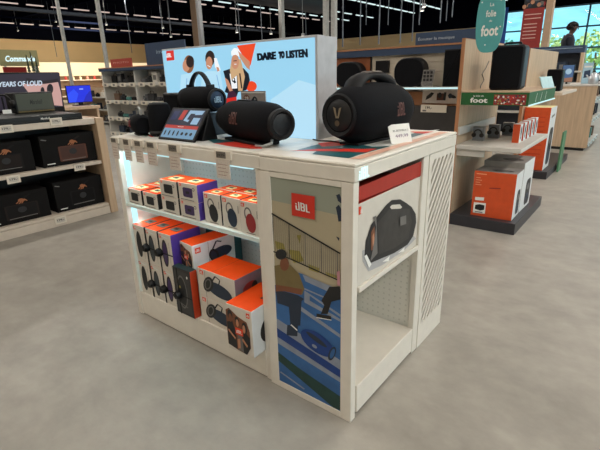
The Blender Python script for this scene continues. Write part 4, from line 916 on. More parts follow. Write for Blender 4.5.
MB().box(-.1, 0, -w_, w_, a.z, zt).build('board', mat('olive_green_board', (150, 146, 104), .6), gs)
for y in (-w_+.2, w_-.3): MB().box(-.09, -.03, y, y+.1, 0, a.z).build('leg', STEEL, gs)
sc = lambda px, py: (lambda p: Vector((.02, p.y-(a.y+b.y)/2, p.z)))(at(px, py, 'x', XG2))
lettering('Commande', quad(sc(5.2, 61.8), sc(35, 61.4), sc(35, 56), sc(5, 55.6)), E_('lit_sign_letter', (214, 240, 246), 1.1), gs, .03)
a2, b2 = at(4, 72.5, 'x', -29), at(27, 71.5, 'x', -29)
rstrip = thing('counter_sign', 'long red lit sign strip below the greenish sign', 'sign', (-29, (a2.y+b2.y)/2, 0)); w_ = (b2.y-a2.y)/2
MB().box(-.06, 0, -w_, w_, a2.z, at(15, 67, 'x', -29).z).build('board', mat('bright_red_board', (190, 40, 34), .5), rstrip); MB().box(-.06, -.02, -.1, .1, 0, a2.z).build('leg', STEEL, rstrip)
for k, (px, top) in enumerate(((30, 56), (34.5, 53), (38.5, 58))):
    b_ = at(px, 74, 'x', -28); t_ = at(px, top, 'x', -28); hh = t_.z-b_.z
    t = thing('potted_conifer', ['short dark conifer left of the tallest one before the greenish sign', 'tallest dark conifer before the right end of the greenish sign', 'short dark conifer right of the tallest one by the greenish sign'][k], 'plant', (b_.x, b_.y, 0), 0, 'conifers by the greenish sign')
    mb = MB(); 
    for j in range(5): mb.lathe([(.10*(1-j*.17), b_.z+hh*(.12+.17*j)), (.02, b_.z+hh*(.12+.17*j)+hh*.26)], 'z', 9)
    mb.build('foliage', mat('dark_conifer_green', (44, 56, 40), .8, var=.2, scale=8), t); MB().lathe([(.07, 0), (.09, b_.z-.02), (.09, b_.z)], 'z', 14).build('planter', mat('stone_planter', (120, 108, 94), .7), t); MB().cyl((0, 0, b_.z-.01), (0, 0, b_.z+hh*.3), .03, 8).build('trunk', OWOOD, t)

# ================================================================== "ECOUTER LA MUSIQUE" GONDOLA
YE = 3.2; ex0, ex1 = -3.2, -.625
eg = thing('music_gondola', 'cream slatted wall unit with navy header behind the handled speaker', 'shelving', ((ex0+ex1)/2, YE, 0)); gxo = -(ex0+ex1)/2
mb = MB()
for k in range(6): mb.box(ex0+gxo, ex1+gxo, .17, .2, 1.02+k*.095, 1.02+k*.095+.088)
mb.box(ex0+gxo, ex1+gxo, .185, .21, 1.0, 1.6).build('slat_panel', SLATW, eg)
MB().box(ex0+gxo, ex1+gxo,   .13, .24, 1.575, 1.643).build('header_rail', NAVY, eg); MB().box(ex0+gxo, ex1+gxo,  .125, .24, 1.644, 1.660).build('wood_trim', OWOOD, eg)
MB().box(ex0+gxo, ex1+gxo, -.03, .168, 1.226, 1.2515).build('shelf', WHITE2, eg, bevel=.002)
MB().box(ex0+gxo, ex1+gxo, -.034, -.0305, 1.231, 1.246).build('led_edge', E_('led_edge_glow', (200, 236, 240), 1.0), eg)
MB().box(ex0+gxo, ex1+gxo, .12, .168, 1.06, 1.2).build('wood_board', OWOOD, eg); MB().box(ex0+gxo, ex1+gxo, .02, .21, .11, 1.055).build('dark_front', CHARC, eg); MB().box(ex0+gxo, ex1+gxo, .0, .21, 0, .108).build('plinth', DARKG, eg)
MB().box(ex0+gxo, ex1+gxo, .215, .235, 0, 1.6).build('back_panel', BWOOD, eg)
mb = MB().box(-1.32, -.66, YE+.15, YE+.2, 1.6605, 1.778)
nt_ = thing('header_sign', 'navy header sign above the cream wall unit, pale words about music', 'sign', (-.99, YE+.17, 1.6605))
MB().box(-.33, .33, -.012, .012, 0, .118).build('board', NAVY, nt_, bevel=.002)
lettering('Écouter la musique', lambda u, v: Vector((-.30+.38*u, -.0135, .035+.042*v)), mat('pale_sign_letter', (178, 186, 198), .5), nt_, .01)
def pill(w, h, r, d, name, label, x, z, y=YE+.0, col=BLACKF):
    t = thing(name, label, 'speaker', (x, y, z), 0, 'black speakers on the lit shelf')
    MB().prism([(a, 0, b) for a, b in rrect(-w/2, w/2, 0, h, r, 7)], (0, d, 0)).build('cabinet', BLACK, t, bevel=.012, seg=3)
    MB().prism([(a, -.004, b) for a, b in rrect(-w/2+.012, w/2-.012, .012, h-.012, r-.012, 7)], (0, .004, 0)).build('grille', BLACKF, t)
    return t
pill(.335, .288, .125, .13, 'oval_speaker', 'wide black oval speaker on the lit shelf, right of centre', -1.305, 1.252)
pill(.36, .275, .135, .13, 'oval_speaker', 'black oval speaker on the lit shelf before the orange brown poster', -2.05, 1.252)
pill(.17, .345, .01, .12, 'column_speaker', 'black upright speaker at the right end of the lit shelf', -.855, 1.252)
op = MB().box(-2.3, -1.845, YE+.155, YE+.169, 1.26, 1.572).build('poster_board', mat('orange_brown_board', (150, 84, 46), .6, var=.15, scale=5)); tag(op, 'orange brown poster board behind the left oval speaker', 'poster')
MB().box(-1.845, -1.83, YE+.15, YE+.169, 1.26, 1.572).build('edge', BLACK, op)
wb = MB().box(-1.765, -1.61, YE+.13, YE+.169, 1.40, 1.527).build('wall_bracket', BLACK, bevel=.003); tag(wb, 'small black square wall fitting left of the wide oval speaker', 'bracket')
ac = thing('leaflet_holder', 'clear tilted leaflet holder with grey card on the lit shelf', 'leaflet', (-1.09, YE-.02, 1.2525))
MB().prism([(-.065, 0, 0), (.055, 0, 0), (.075, .012, .165), (-.05, .012, .165)], (0, .004, 0)).build('card', mat('grey_leaflet', (120, 118, 116), .4, var=.15, scale=60), ac)
MB().box(-.055, .055, -.004, .016, 0, .006).build('base', CHROME, ac)
for j in range(3):
    for i in range(3): MB().box(-.045+.035*i, -.02+.035*i, .0025+.0025*j, .007+.0025*j, .055+.035*j, .08+.035*j).build('printed_square', PRINTB, ac)
pcard = thing('product_card', 'white card strip with three printed products under the lit shelf', 'card', (-.985, YE+.10, 1.085))
MB().box(-.195, .195, 0, .008, 0, .135).build('card', mat('warm_white_card', (206, 196, 188), .5), pcard)
art('printed_products', [([(-.16, .03), (-.10, .06), (-.07, .10), (-.10, .11), (-.15, .07)], PRINTB), ([(-.04, .03), (.05, .03), (.05, .1), (-.04, .1)], BRN), (ell(-.01, .08, .022, .028), PRINTB), ([(.03, .03), (.055, .03), (.06, .11), (.035, .11)], PRINTB), (ell(.12, .07, .045, .016, 16, -15), PRINTB), (ell(.10, .075, .02, .025), NAVYP)], lambda u, v, n: Vector((u, -.0008-n, v)), pcard)
tk = thing('price_ticket', 'white price ticket below the product card strip', 'price tag', (-1.0, YE+.005, 1.0)); MB().box(-.15, .12, 0, .012, 0, .075).build('ticket', TAGW, tk); lettering('199,-', lambda u, v: Vector((-.10+.07*u, -.001, .03+.03*v)), PRINTB, tk, .02)
MB().box(-.13, -.09, -.001, 0, .008, .024).build('code_patch', PRINTG, tk)

# ================================================================== "FOOT" GONDOLA
fy0, fy1, fx0, fx1 = 2.746, 3.88, -.595, -.045
fo = thing('foot_gondola', 'wood-backed end shelving with a green strip reading foot', 'shelving', (-.32, 3.3, 0))
def fb(name, x0, x1, y0, y1, z0, z1, m, bev=.003): return MB().box(x0+.32, x1+.32, y0-3.3, y1-3.3, z0, z1).build(name, m, fo, bevel=bev)
fb('back_panel', -.618, fx0, fy0+.006, fy1+.1, 0, 1.653, BWOOD, 0); fb('edge_trim', -.622, -.592, fy0, fy0+.006, 0, 1.656, OWOOD, 0); fb('edge_trim', -.620, -.593, fy0, fy1+.1, 1.653, 1.658, OWOOD, 0)
fb('plinth', fx0, -.012, fy0, fy1, 0, .104, mat('dark_plinth', (46, 46, 52), .45))
fb('shelf', fx0, fx1, fy0, fy1, .722, .763, WHITE2, .006)
zr = at(470, 128, 'x', -.575).z; fb('back_rail', fx0, -.575, fy0+.01, fy1, zr-.035, zr+.035, WHITE2)
for y in (fy0+.03, fy1-.06): fb('bracket', fx0, -.35, y, y+.02, .66, .722, WHITE2)
fb('upper_shelf', fx0, fx1, fy0+.003, fy1, 1.112, 1.215, SHL, .002); fb('wood_top', fx0, fx1+.004, fy0, fy1, 1.2155, 1.226, BWOOD, .001)
GRNP = mat('pitch_green_print', (28, 92, 44), .5, var=.05)
gf = fb('green_fascia', fx0+.01, fx1+.003, fy0-.003, fy0+.002, 1.112, 1.215, GRNP, 0); gr_ = fb('green_fascia', fx1+.0005, fx1+.004, fy0-.003, fy1, 1.116, 1.215, GRNP, 0)
fb('led_edge', fx1+.0045, fx1+.012, fy0, fy1, 1.108, 1.118, E_('led_edge_glow', (200, 236, 240), 1.0), 0)
lettering('foot', lambda u, v: Vector((-.565+.32+.145*u+.06, fy0-3.3-.0045, 1.132+.042*v)), PRINTW, fo, .03); lettering('la folie du', lambda u, v: Vector((-.565+.32+.085*u+.085, fy0-3.3-.0045, 1.182+.014*v)), PRINTW, fo, .01)
crowd = []; CR = [RED, PRINTW, MAROON, NAVYP, PRINTG, YEL]
for k in range(90): 
    u, v = -.30+.235*random.random(), 1.122+.07*random.random(); crowd.append((ell(u, v, .008, .006, 8), random.choice(CR)))
art('printed_crowd', [([(-.31, 1.118), (-.06, 1.118), (-.06, 1.20), (-.31, 1.20)], MAROON)]+crowd, lambda u, v, n: Vector((u+.32, fy0-3.3-.0042-n, v)), fo, .00002)
side = [(line(3.0+.1*k, 1.13, 3.04+.1*k, 1.20, .012), GRN if k % 2 else PRINTW) for k in range(5)]
art('printed_stripes', side, lambda u, v, n: Vector((fx1+.32+.005+n, u-3.3, v)), fo, .0001)
tc_ = thing('shelf_card', 'tilted white and blue card at the far end of the green shelf', 'card', (fx1+.02, 3.5, 1.2265), math.radians(-12))
MB().prism([(-.02, -.13, 0), (-.02, .13, 0), (-.06, .13, .10), (-.06, -.13, .10)], (.006, 0, 0)).build('card', mat('pale_blue_card', (178, 214, 222), .5), tc_)
# teal rounded hanging sign
fs = thing('hanging_sign', 'teal rounded sign with white words ending in foot', 'sign', (-.402, 2.72, 1.532))
TEALS = mat('teal_sign', (84, 166, 168), .5, var=.02)
pts = [(.108*math.copysign(abs(math.cos(t))**.62, math.cos(t)), .235+.235*math.copysign(abs(math.sin(t))**.85, math.sin(t))) for t in [2*PI*k/48 for k in range(48)]]
MB().prism([(a, 0, b) for a, b in pts], (0, .014, 0)).build('board', TEALS, fs, bevel=.003)
lettering('La', lambda u, v: Vector((-.01+.032*u, -.002, .345+.026*v)), PRINTW, fs, .01); lettering('folie', lambda u, v: Vector((-.035+.078*u, -.002, .268+.050*v)), PRINTW, fs, .02); lettering('du', lambda u, v: Vector((-.005+.022*u, -.002, .230+.018*v)), PRINTW, fs, .01)
lettering('foot', lambda u, v: Vector((-.062+.135*u, -.002, .125+.085*v)), PRINTW, fs, .03)
for x, z in ((-.075, .38), (.07, .385), (.085, .19), (-.02, .06)): MB().lathe([(.006, -.0015), (.006, 0)], 'y', 10, 0, (x, 0, z)).build('dot', PRINTW, fs)
for x in (-.06, .06): MB().cyl((x, .007, .45), (x, .007, ZC-1.56), .002, 6).build('cord', PRINTG, fs)
# big black speaker on the green shelf
bp = thing('party_speaker', 'black box speaker standing on the green strip shelf by the teal sign', 'speaker', (-.312, 3.12, 1.2265), math.radians(4))
MB().prism([(a, -.13, b) for a, b in rrect(-.130, .130, 0, .37, .03, 5)], (0, .26, 0)).build('cabinet', mat('black_blue_cabinet', (12, 15, 22), .6, spec=.3), bp, bevel=.02, seg=3)
MB().prism([(a, -.134, b) for a, b in rrect(-.116, .116, .018, .352, .02, 5)], (0, .004, 0)).build('grille', BLACKF, bp)
MB().tube([(-.06, 0, .375), (-.05, 0, .388), (.07, 0, .388), (.08, 0, .375)], .010, 8).build('handle', BLACK, bp)
MB().box(.1265, .1315, -.09, .10, .03, .345).build('side_strip', mat('blue_grey_strip', (26, 36, 52), .5), bp)
fc = MB().tube([at(489, 61, 'x', -.585), at(486, 68, 'x', -.588), at(482, 74, 'x', -.588), at(484, 80, 'x', -.588), at(480.5, 86, 'x', -.588), Vector((-.585, at(480, 90, 'x', -.588).y, 1.232))], .004, 6).build('power_cable', PRINTG); tag(fc, 'thin dark cable curling down the wood panel behind the black box speaker', 'cable')
# orange boxes on the plinth
def orange_box(label, x, y, w, d, h, z, rz=0, pale=False):
    t = thing('speaker_box', label, 'box', (x, y, z), rz, 'orange boxes of the foot shelving')
    DO = mat('deep_orange_print', (216, 82, 34), .5, var=.03)
    MB().box(-w/2, w/2, 0, d, 0, h, 0, {'r': 1, 't': 2, 'k': 1, 'l': 1}).build('carton', [mat('grey_box_side', (168, 164, 160), .5) if pale else DO, CARDB, mat('grey_box_top', (150, 146, 144), .5)], t, bevel=.002)
    cf = lambda u, v, n: Vector((-w/2+u*w, -.0008-n, v*h)); cs = lambda u, v, n: Vector((w/2+.0008+n, u*d, v*h)); ct = lambda u, v, n: Vector((-w/2+u*w, v*d, h+.0008+n))
    fr_ = [([(.05, .95), (.30, .95), (.30, .925), (.05, .925)], mat('pale_orange_print', (240, 160, 120), .5))] + [([(.05, .86-.05*k), (.16+.04*(k % 2), .86-.05*k), (.16+.04*(k % 2), .842-.05*k), (.05, .842-.05*k)], mat('pale_orange_print')) for k in range(4)]
    fr_ += [([(.40, .66), (.66, .68), (.66, .66), (.40, .64)], MAROON), ([(.08, .35), (.30, .36), (.30, .43), (.08, .42)], PRINTW), ([(.06, .06), (.36, .07), (.36, .31), (.06, .30)], PRINTW), ([(.10, .15), (.24, .13), (.33, .16), (.33, .26), (.20, .27), (.10, .24)], PRINTB), ([(.11, .08), (.3, .085), (.3, .105), (.11, .10)], PRINTG)]
    if not pale: art('printed_label', fr_, cf, t)
    art('printed_speaker', [(rrect(.40, .86, .06, .60, .12), PRINTB), (ell(.63, .22, .15, .09), NAVYP), (ell(.62, .44, .12, .07), PRINTG)], cs, t)
    art('printed_top', [(ell(.62, .35, .26, .14), PRINTB), (ell(.62, .35, .16, .08), PRINTG), (line(0, .5, 1, .5, .01), PRINTG)], ct, t); return t
orange_box('orange front box under the white shelf, standing foremost on the dark plinth', -.245, 2.82, .36, .27, .425, .1045, math.radians(1))
orange_box('taller pale-topped box right behind the orange box on the dark plinth', -.250, 3.11, .36, .42, .475, .1045, pale=True)
# packs on the white shelf
for k, y in enumerate((3.08, 3.24, 3.40, 3.56, 3.72)):
    t = thing('gadget_pack', '%s slim orange and white pack counted from the front of the white shelf' % ORD[k], 'pack', (-.175, y, .7635), 0, 'slim packs on the white shelf')
    MB().box(-.03, .03, 0, .10, 0, .165, 0, {'r': 1, 't': 1, 'l': 1}).build('carton', [mat('deep_orange_print'), CARDB], t, bevel=.001)
    art('printed_gadget', [(ell(.05, .10, .026, .045), PRINTB), (ell(.05, .045, .015, .02), NAVYP)], lambda u, v, n: Vector((.0305+n, u, v)), t)
for k, (x, y) in enumerate(((-.50, 3.05), (-.43, 3.30), (-.36, 3.54))):
    t = thing('headset_pack', ['front', 'middle', 'rear'][k]+' headphone pack with clear window on the white shelf, by the panel', 'pack', (x, y, .7635), 0, 'headphone packs on the white shelf')
    MB().box(-.05, .05, 0, .06, 0, .13).build('carton', mat('clear_grey_pack', (120, 122, 124), .3), t, bevel=.002)
    art('printed_window', [(rrect(-.044, .044, .015, .120, .01), mat('grey_window_print', (120, 128, 136), .2))], lambda u, v, n: Vector((u, -.0006-n, v)), t)
    MB().tube([(.038*math.cos(PI*j/10), -.006, .06+.045*math.sin(PI*j/10)) for j in range(11)], .006, 6).build('headband', PRINTB, t)
    for s_ in (-1, 1): MB().lathe([(.020, -.016), (.022, -.006), (.018, -.001)], 'y', 12, 0, (s_*.036, 0, .055)).build('ear_cup', PRINTB, t)

# second stretch of the same row
f2 = thing('foot_gondola', 'second wood-backed shelving behind the foot shelving, with a tall orange box', 'shelving', (-.4, 6.0, 0))
def f2b(name, x0, x1, y0, y1, z0, z1, m, bev=.003): return MB().box(x0+.4, x1+.4, y0-6, y1-6, z0, z1).build(name, m, f2, bevel=bev)
f2b('back_panel', -.63, -.60, 5.2, 7.2, 0, 1.65, BWOOD, 0); f2b('edge_trim', -.634, -.596, 5.194, 5.2, 0, 1.654, OWOOD, 0); f2b('plinth', -.6, -.2, 5.22, 6.9, 0, .1, mat('dark_plinth')); f2b('shelf', -.6, -.25, 5.8, 7.1, 1.05, 1.09, SHL)
tb_ = thing('speaker_box', 'tall orange box with a white side on the second dark plinth', 'box', (-.43, 5.30, .1005), 0, 'orange boxes of the foot shelving')
MB().box(-.155, .155, 0, .42, 0, .82, 0, {'r': 1, 't': 2}).build('carton', [mat('deep_orange_print'), CARDB, CREAM], tb_, bevel=.002)
art('printed_lines', [([(-.1, .70+.02*0-.06*k), (.1, .705-.06*k), (.1, .69-.06*k), (-.1, .685-.06*k)], mat('orange_shade_print', (200, 66, 28), .5)) for k in range(9)], lambda u, v, n: Vector((u, -.0008-n, v)), tb_)
art('printed_speaker', [(rrect(.12, .36, .05, .55, .08), PRINTB), (ell(.24, .18, .08, .09), NAVYP), (ell(.24, .4, .06, .07), PRINTG), ([(.1, .68), (.3, .7), (.3, .73), (.1, .71)], PRINTG)], lambda u, v, n: Vector((.156+n, u, v)), tb_)
gbd = MB().box(-.175, -.155, 5.80, 6.05, 0, .56).build('green_board', mat('leaf_green_board', (76, 128, 92), .6)); tag(gbd, 'upright green board beside the tall orange box', 'board')
bb2 = thing('party_speaker', 'black speaker half hidden on the second wood shelving', 'speaker', (-.43, 6.2, 1.0905)); MB().box(-.1, .1, -.1, .1, 0, .3).build('cabinet', BLACK, bb2, bevel=.02); MB().box(-.09, .09, -.104, -.1, .015, .285).build('grille', BLACKF, bb2)

# ================================================================== WOODEN COUNTER AT RIGHT
cx0, cx1, cy0_, cy1_ = -.80, -.055, 7.95, 9.6
wc = thing('wood_counter', 'beige wooden counter block before the window side shelving', 'counter', ((cx0+cx1)/2, 8.7, 0))
def wcb(name, x0, x1, y0, y1, z0, z1, m, bev=.003): return MB().box(x0-(cx0+cx1)/2, x1-(cx0+cx1)/2, y0-8.7, y1-8.7, z0, z1).build(name, m, wc, bevel=bev)
wcb('front_panel', cx0, cx1, cy0_, cy0_+.03, .05, 1.10, BWOOD); wcb('core', cx0+.02, -.45, cy0_+.031, cy1_, .05, 1.10, BWOOD, 0); wcb('plinth', cx0+.03, cx1-.05, cy0_+.03, cy1_, 0, .05, PRINTB, 0); wcb('top', cx0-.01, cx1+.01, cy0_-.01, cy1_, 1.101, 1.125, mat('pale_worktop', (206, 202, 196), .4))
for z in (.12, .55, .9): wcb('shelf', -.449, cx1, cy0_+.031, cy1_, z-.03, z, WHITE2)
for j, z in enumerate((.12, .55, .9)):
    for k in range(4):
        o = MB().box(0, .012, -.09, .09, 0, .07).box(.012, .014, -.06, .03, .015, .055, 1).build('shelf_label', [mat('pale_blue_tag', (206, 226, 232), .4), PRINTG]); o.location = (cx1+.0006, 8.2+k*.38, z-.06); tag(o, '%s label from the front on the %s shelf of the wooden counter' % (ORD[k], ['bottom', 'middle', 'upper'][j]), 'shelf label', 'labels on the wooden counter')
        o = ware('box', -.2, 8.25+k*.36, z+.0005, '%s box from the front on the %s shelf of the wooden counter' % (ORD[k], ['bottom', 'middle', 'upper'][j]), 'box', 'boxes in the wooden counter', WC[(j+k*2) % 8], 1.1)
# goods on the counter top
tv = thing('demo_screen', 'small lit screen on the wooden counter top', 'screen', (-.60, 8.45, 1.1255)); MB().box(-.10, .10, -.015, .015, .03, .34).build('housing', BLACK, tv, bevel=.004); MB().box(-.06, .06, -.05, .05, 0, .01).build('foot', BLACK, tv); MB().box(-.015, .015, -.01, .01, .01, .04).build('neck', BLACK, tv)
art('picture', [([(-.09, .04), (.09, .04), (.09, .33), (-.09, .33)], E_('screen_dusk_blue', (70, 100, 140), .8)), ([(-.09, .04), (.09, .04), (.09, .12), (-.09, .1)], E_('screen_warm', (150, 110, 90), .8)), (ell(.01, .22, .05, .05), E_('screen_pale', (160, 190, 210), .8))], lambda u, v, n: Vector((u, -.0158-n, v)), tv)
pk = thing('poster_stand', 'pale blue poster stand on the wooden counter top', 'poster', (-.30, 8.5, 1.1255)); MB().box(-.075, .075, -.006, .006, 0, .36).build('board', mat('pale_blue_poster', (170, 204, 222), .5), pk); MB().box(-.075, .075, -.05, .05, 0, .006).build('base', WHITE2, pk)
art('print', [([(-.05, .1), (.05, .12), (.04, .24), (-.05, .22)], NAVY), ([(-.06, .28), (.06, .28), (.06, .31), (-.06, .31)], PRINTW)], lambda u, v, n: Vector((u, -.0068-n, v)), pk)
for k, (x, y) in enumerate(((-.16, 8.22), (-.10, 8.55))):
    t = thing('kettle', ['front', 'rear'][k]+' chrome kettle on the right end of the wooden counter', 'kettle', (x, y, 1.1255), 0, 'chrome kettles on the counter')
    MB().lathe([(.06, 0), (.075, .02), (.078, .09), (.06, .16), (.04, .19), (.01, .2)], 'z', 20).build('body', CHROME, t); MB().tube([(.05, 0, .17), (.085, 0, .22), (.12, 0, .17), (.10, 0, .07), (.075, 0, .05)], .009, 8).build('handle', BLACK, t)
    MB().cyl((-.07, 0, .10), (-.12, 0, .16), .016, 8, 0, .010).build('spout', CHROME, t); MB().lathe([(.012, .2), (.016, .22), (.004, .228)], 'z', 10).build('lid_knob', BLACK, t)

# ================================================================== NAVY FASCIA SHELVING, STAFF MEMBER, RED BANNER
YN_ = 10.0; fa0, fa1 = at(500, 46, 'y', YN_).x, at(585.5, 46.7, 'y', YN_).x; zt = at(560, 46.2, 'y', YN_).z; zb = at(560, 53.5, 'y', YN_).z
nf = thing('fascia_shelving', 'shelving with a long navy fascia before the window', 'shelving', ((fa0+fa1)/2, YN_, 0)); nx = -(fa0+fa1)/2
MB().box(fa0+nx, fa1+nx, 0, .30, zb, zt).build('fascia', NAVY, nf, bevel=.004); MB().box(fa0+.3+nx, fa1-.05+nx, -.012, -.001, zb+.09, zb+.10).build('pale_line', PL, nf)
MB().box(fa0+nx, fa1+nx, .2, .26, 0, zb).build('back_panel', mat('dark_blue_back', (36, 44, 58), .6), nf)
for x in (fa0, (fa0+fa1)/2, fa1-.06): MB().box(x+nx, x+.06+nx, .0, .2, 0, zb).build('upright', BWOOD, nf)
for z in (.5, 1.0, 1.35): MB().box(fa0+nx, fa1+nx, -.15, .2, z-.03, z).build('shelf', WHITE2, nf)
for k in range(7):
    if min(abs(fa0+.22+k*(fa1-fa0-.5)/6.5-u) for u in (fa0+.03, (fa0+fa1)/2+.03, fa1-.03)) < .15: continue
    ware(['box', 'bag', 'box'][k % 3], fa0+.22+k*(fa1-fa0-.5)/6.5, YN_+.03, 1.3505, '%s item from the left on the shelf under the navy fascia' % ORD[k], 'gadget', 'goods under the navy fascia', WC[(k*2+3) % 8], 1.1)
# platform steps
pp = at(568, 40, 'y', 10.95)
HT = at(568, 22.5, 'y', 10.95).z; FT = HT-1.72
st = thing('step_platform', 'steel step platform behind the navy fascia carrying the staff member', 'steps', (pp.x, 10.95, 0))
MB().box(-.35, .35, -.3, .3, FT-.04, FT).build('deck', STEEL, st)
for x in (-.32, .28):
    for y in (-.28, .24): MB().box(x, x+.04, y, y+.04, 0, FT-.04).build('leg', STEEL, st)
for k in range(2): MB().box(-.3, .3, .42+.22*(1-k)-.1, .42+.22*(1-k)+.1, FT*(k+1)/3-.03, FT*(k+1)/3).build('tread', STEEL, st)
for x in (-.31, .29): MB().prism([(x, .31, FT-.04), (x, .38, FT-.04), (x, .80, 0), (x, .73, 0)], (.02, 0, 0)).build('stringer', STEEL, st)

def skin(name, verts, edges, rad, m, parent, sub=2):
    me = bpy.data.meshes.new(name); me.from_pydata(verts, edges, []); me.materials.append(m)
    o = bpy.data.objects.new(name, me); C.objects.link(o)
    md = o.modifiers.new('skin', 'SKIN'); md.use_smooth_shade = True
    for k, r in enumerate(rad):
        sv = me.skin_vertices[0].data[k]; sv.radius = (r, r) if not isinstance(r, tuple) else r; sv.use_root = (k == 0)
    s2 = o.modifiers.new('smooth', 'SUBSURF'); s2.levels = sub; s2.render_levels = sub
    if parent: o.parent = parent
    return o
# the body faces local +X
pe = thing('person', 'person in dark clothes seen from the side, head bowed, before the bright window', 'person', (pp.x, 10.95, FT), math.radians(25))
SK = mat('skin', (84, 60, 52), .6); CL = mat('dark_navy_cloth', (26, 32, 46), .8, var=.1, scale=40); HR = mat('dark_hair', (20, 17, 18), .7, var=.2, scale=60)
J = [(0, 0, .92), (.0, 0, 1.10), (.01, 0, 1.28), (.0, 0, 1.40), (.035, 0, 1.475), (.065, 0, 1.54), (.085, 0, 1.60), (.075, 0, 1.665),     # 0-7 spine to crown
     (0, -.09, .88), (.03, -.10, .50), (-.02, -.10, .09), (.13, -.11, .036), (0, .09, .88), (.0, .10, .50), (-.04, .10, .09), (.11, .11, .036),   # 8-15 legs
     (.0, -.17, 1.39), (.02, -.225, 1.13), (.20, -.19, .99), (.27, -.16, .97), (.0, .17, 1.39), (.02, .225, 1.13), (.20, .19, .99), (.27, .16, .97)]  # 16-23 arms
ED = [(0, 1), (1, 2), (2, 3), (3, 4), (4, 5), (5, 6), (6, 7), (0, 8), (8, 9), (9, 10), (10, 11), (0, 12), (12, 13), (13, 14), (14, 15), (3, 16), (16, 17), (17, 18), (18, 19), (3, 20), (20, 21), (21, 22), (22, 23)]
RD = [(.12, .15), (.11, .13), (.12, .16), (.09, .13), .052, .066, .082, .070, .085, .058, .042, .032, .085, .058, .042, .032, .058, .042, .030, .034, .058, .042, .030, .034]
skin('body', J, ED, RD, SK, pe)
# face
MB().lathe([(.001, .03), (.010, .022), (.013, 0), (.006, -.018)], 'z', 10, 0, (.172, 0, 1.578)).build('nose', SK, pe)
for s_ in (-1, 1):
    MB().lathe([(.001, -.012), (.010, -.006), (.010, .006), (.001, .012)], 'z', 10, 0, (.150, s_*.032, 1.60)).build('eye', PRINTB, pe)
    MB().lathe([(.001, -.03), (.014, -.015), (.016, .01), (.001, .03)], 'z', 10, 0, (.075, s_*.083, 1.585)).build('ear', SK, pe)
MB().box(.146, .156, -.025, .025, 1.535, 1.543).build('mouth', MAROON, pe, bevel=.002)
for s_ in (-1, 1):
    for k in range(5):
        a = (-.5+.25*k); b0 = Vector((.285, s_*.165+a*.055, .965)); L_ = (.05, .062, .068, .062, .045)[k] if k < 4 else .05
        skin('finger', [tuple(b0), tuple(b0+Vector((L_*.6, 0, -.008))), tuple(b0+Vector((L_, 0, -.028)))], [(0, 1), (1, 2)], [.0095, .009, .0075], SK, pe, 1)
# clothes
skin('jacket', [(0, 0, .86)]+[J[k] for k in (1, 2, 3)]+[(.02, 0, 1.445), J[16], J[17], (.175, -.197, 1.01), J[20], J[21], (.175, .197, 1.01)], [(0, 1), (1, 2), (2, 3), (3, 4), (3, 5), (5, 6), (6, 7), (3, 8), (8, 9), (9, 10)],
     [(.145, .175), (.14, .165), (.145, .185), (.105, .15), .075, .075, .060, .048, .075, .060, .048], CL, pe)
skin('trousers', [(0, 0, .93), J[8], J[9], (-.02, -.10, .10), J[12], J[13], (-.04, .10, .10)], [(0, 1), (1, 2), (2, 3), (0, 4), (4, 5), (5, 6)], [(.13, .16), .105, .078, .068, .105, .078, .068], mat('dark_trousers', (30, 32, 38), .8), pe)
for k, (fx, fy) in enumerate(((-.02, -.105), (-.04, .105))):
    MB().prism([(fx-.07, fy-.045, 0), (fx+.15, fy-.05, 0), (fx+.21, fy-.02, 0), (fx+.21, fy+.02, 0), (fx+.15, fy+.05, 0), (fx-.07, fy+.045, 0)], (0, 0, .075)).build('shoe', BLACK, pe, bevel=.02)
hm_ = MB()
for k in range(80):
    t = random.random()*2*PI; ph = random.random()*(1.95 if math.cos(t) < .1 else 1.15); r = .105
    hm_.lathe([(.001, -.026), (.026, -.016), (.034, 0), (.026, .016), (.001, .026)], 'z', 8, 0, (.065+r*.92*math.sin(ph)*math.cos(t)-.012, r*.85*math.sin(ph)*math.sin(t), 1.625+r*.95*math.cos(ph)-.012))
hm_.build('hair', HR, pe)

# red banner and wood column
YB = 12.0
a, b = at(521, 30, 'y', YB), at(541.5, 30, 'y', YB); zb = 1.6; ztp = at(530, -12, 'y', YB).z
rb = thing('banner', 'tall red banner panel with white lines beside a wooden post', 'banner', ((a.x+b.x)/2, YB, 0)); w_ = (b.x-a.x)/2
MB().box(-w_, w_, 0, .04, .0, ztp).build('panel', mat('brick_red_banner', (150, 44, 40), .6), rb)
zi = at(530, 8.5, 'y', YB).z
ly2 = [([(-w_, zi), (w_, zi), (w_, ztp), (-w_, ztp)], PRINTB)] + [(ell(-w_+2*w_*random.random(), zi+.05+(ztp-zi)*.8*random.random(), .05, .05, 8), random.choice([MAROON, PRINTG, NAVYP, SKIN])) for _ in range(26)]
for py in (15, 19, 24.5, 28, 31.5, 35, 38.5): 
    zl = at(531, py, 'y', YB).z; ly2.append(([(-w_*.8, zl), (w_*(.8 if py < 20 else .5), zl), (w_*(.8 if py < 20 else .5), zl+.022), (-w_*.8, zl+.022)], mat('pale_red_letter')))
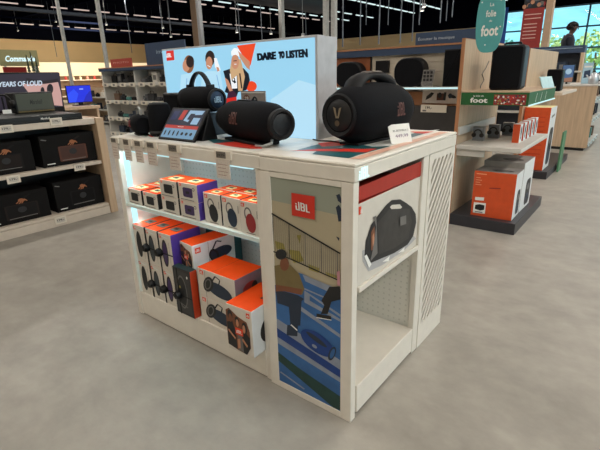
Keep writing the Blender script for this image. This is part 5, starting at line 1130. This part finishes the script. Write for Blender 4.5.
art('print', ly2, lambda u, v, n: Vector((u, -.001-n, v)), rb, .0003)
q0, q1 = at(543.5, 25, 'y', YB), at(550.5, 25, 'y', YB)
struct(MB().box(q0.x, q1.x, YB, YB+.2, 0, ZC-.4).build('wood_column', mat('pale_wood_column', (188, 158, 132), .6)))
# blue banner by the glass
a, b = at(497, 30, 'y', 34), at(506, 30, 'y', 34)
bbn = thing('banner', 'tall saturated blue banner standing by the window glass', 'banner', ((a.x+b.x)/2, 34, 0)); MB().box(-(b.x-a.x)/2, (b.x-a.x)/2, 0, .05, 0, at(500, 8, 'y', 34).z).build('panel', mat('saturated_blue', (36, 92, 190), .5), bbn); MB().box(-.5, .5, -.2, .3, 0, .06).build('base', STEEL, bbn)
# trees outside
def tree(px, Y, r, h, label, col):
    x = at(px, 40, 'y', Y).x; t = thing('tree', label, 'tree', (x, Y, -.05), 0, 'trees outside the window')
    MB().tube([(0, 0, 0), (.1, 0, h*.35), (0, .1, h*.6)], [.22, .16, .08], 8).build('trunk', mat('bark', (96, 82, 66), .9), t)
    mb = MB()
    for k in range(420):
        th = random.random()*2*PI; ph = math.acos(2*random.random()-1); rr = r*(.55+.5*random.random()); c_ = Vector((rr*math.sin(ph)*math.cos(th), rr*math.sin(ph)*math.sin(th), h*.66+rr*.85*math.cos(ph)))
        n_ = Vector((random.gauss(0, 1), random.gauss(0, 1), random.gauss(0, 1))).normalized(); a_ = n_.orthogonal().normalized()*r*.10; b_ = n_.cross(a_).normalized()*r*.10
        mb.face([c_+a_, c_+b_, c_-a_, c_-b_])
    mb.build('foliage', mat(col[0], col[1], .9, var=.2, scale=1.5), t, fix=False)
YG = ('yellow_green_leaves', (214, 226, 150)); BG_ = ('blue_green_leaves', (170, 214, 200))
tree(551, 56, 1.9, 5.0, 'yellow green tree outside, left of the person', YG); tree(598, 56, 2.2, 5.0, 'yellow green tree outside, right of the person', YG); tree(508, 62, 2.2, 5.0, 'pale bluish green tree outside, left of the red banner', BG_)
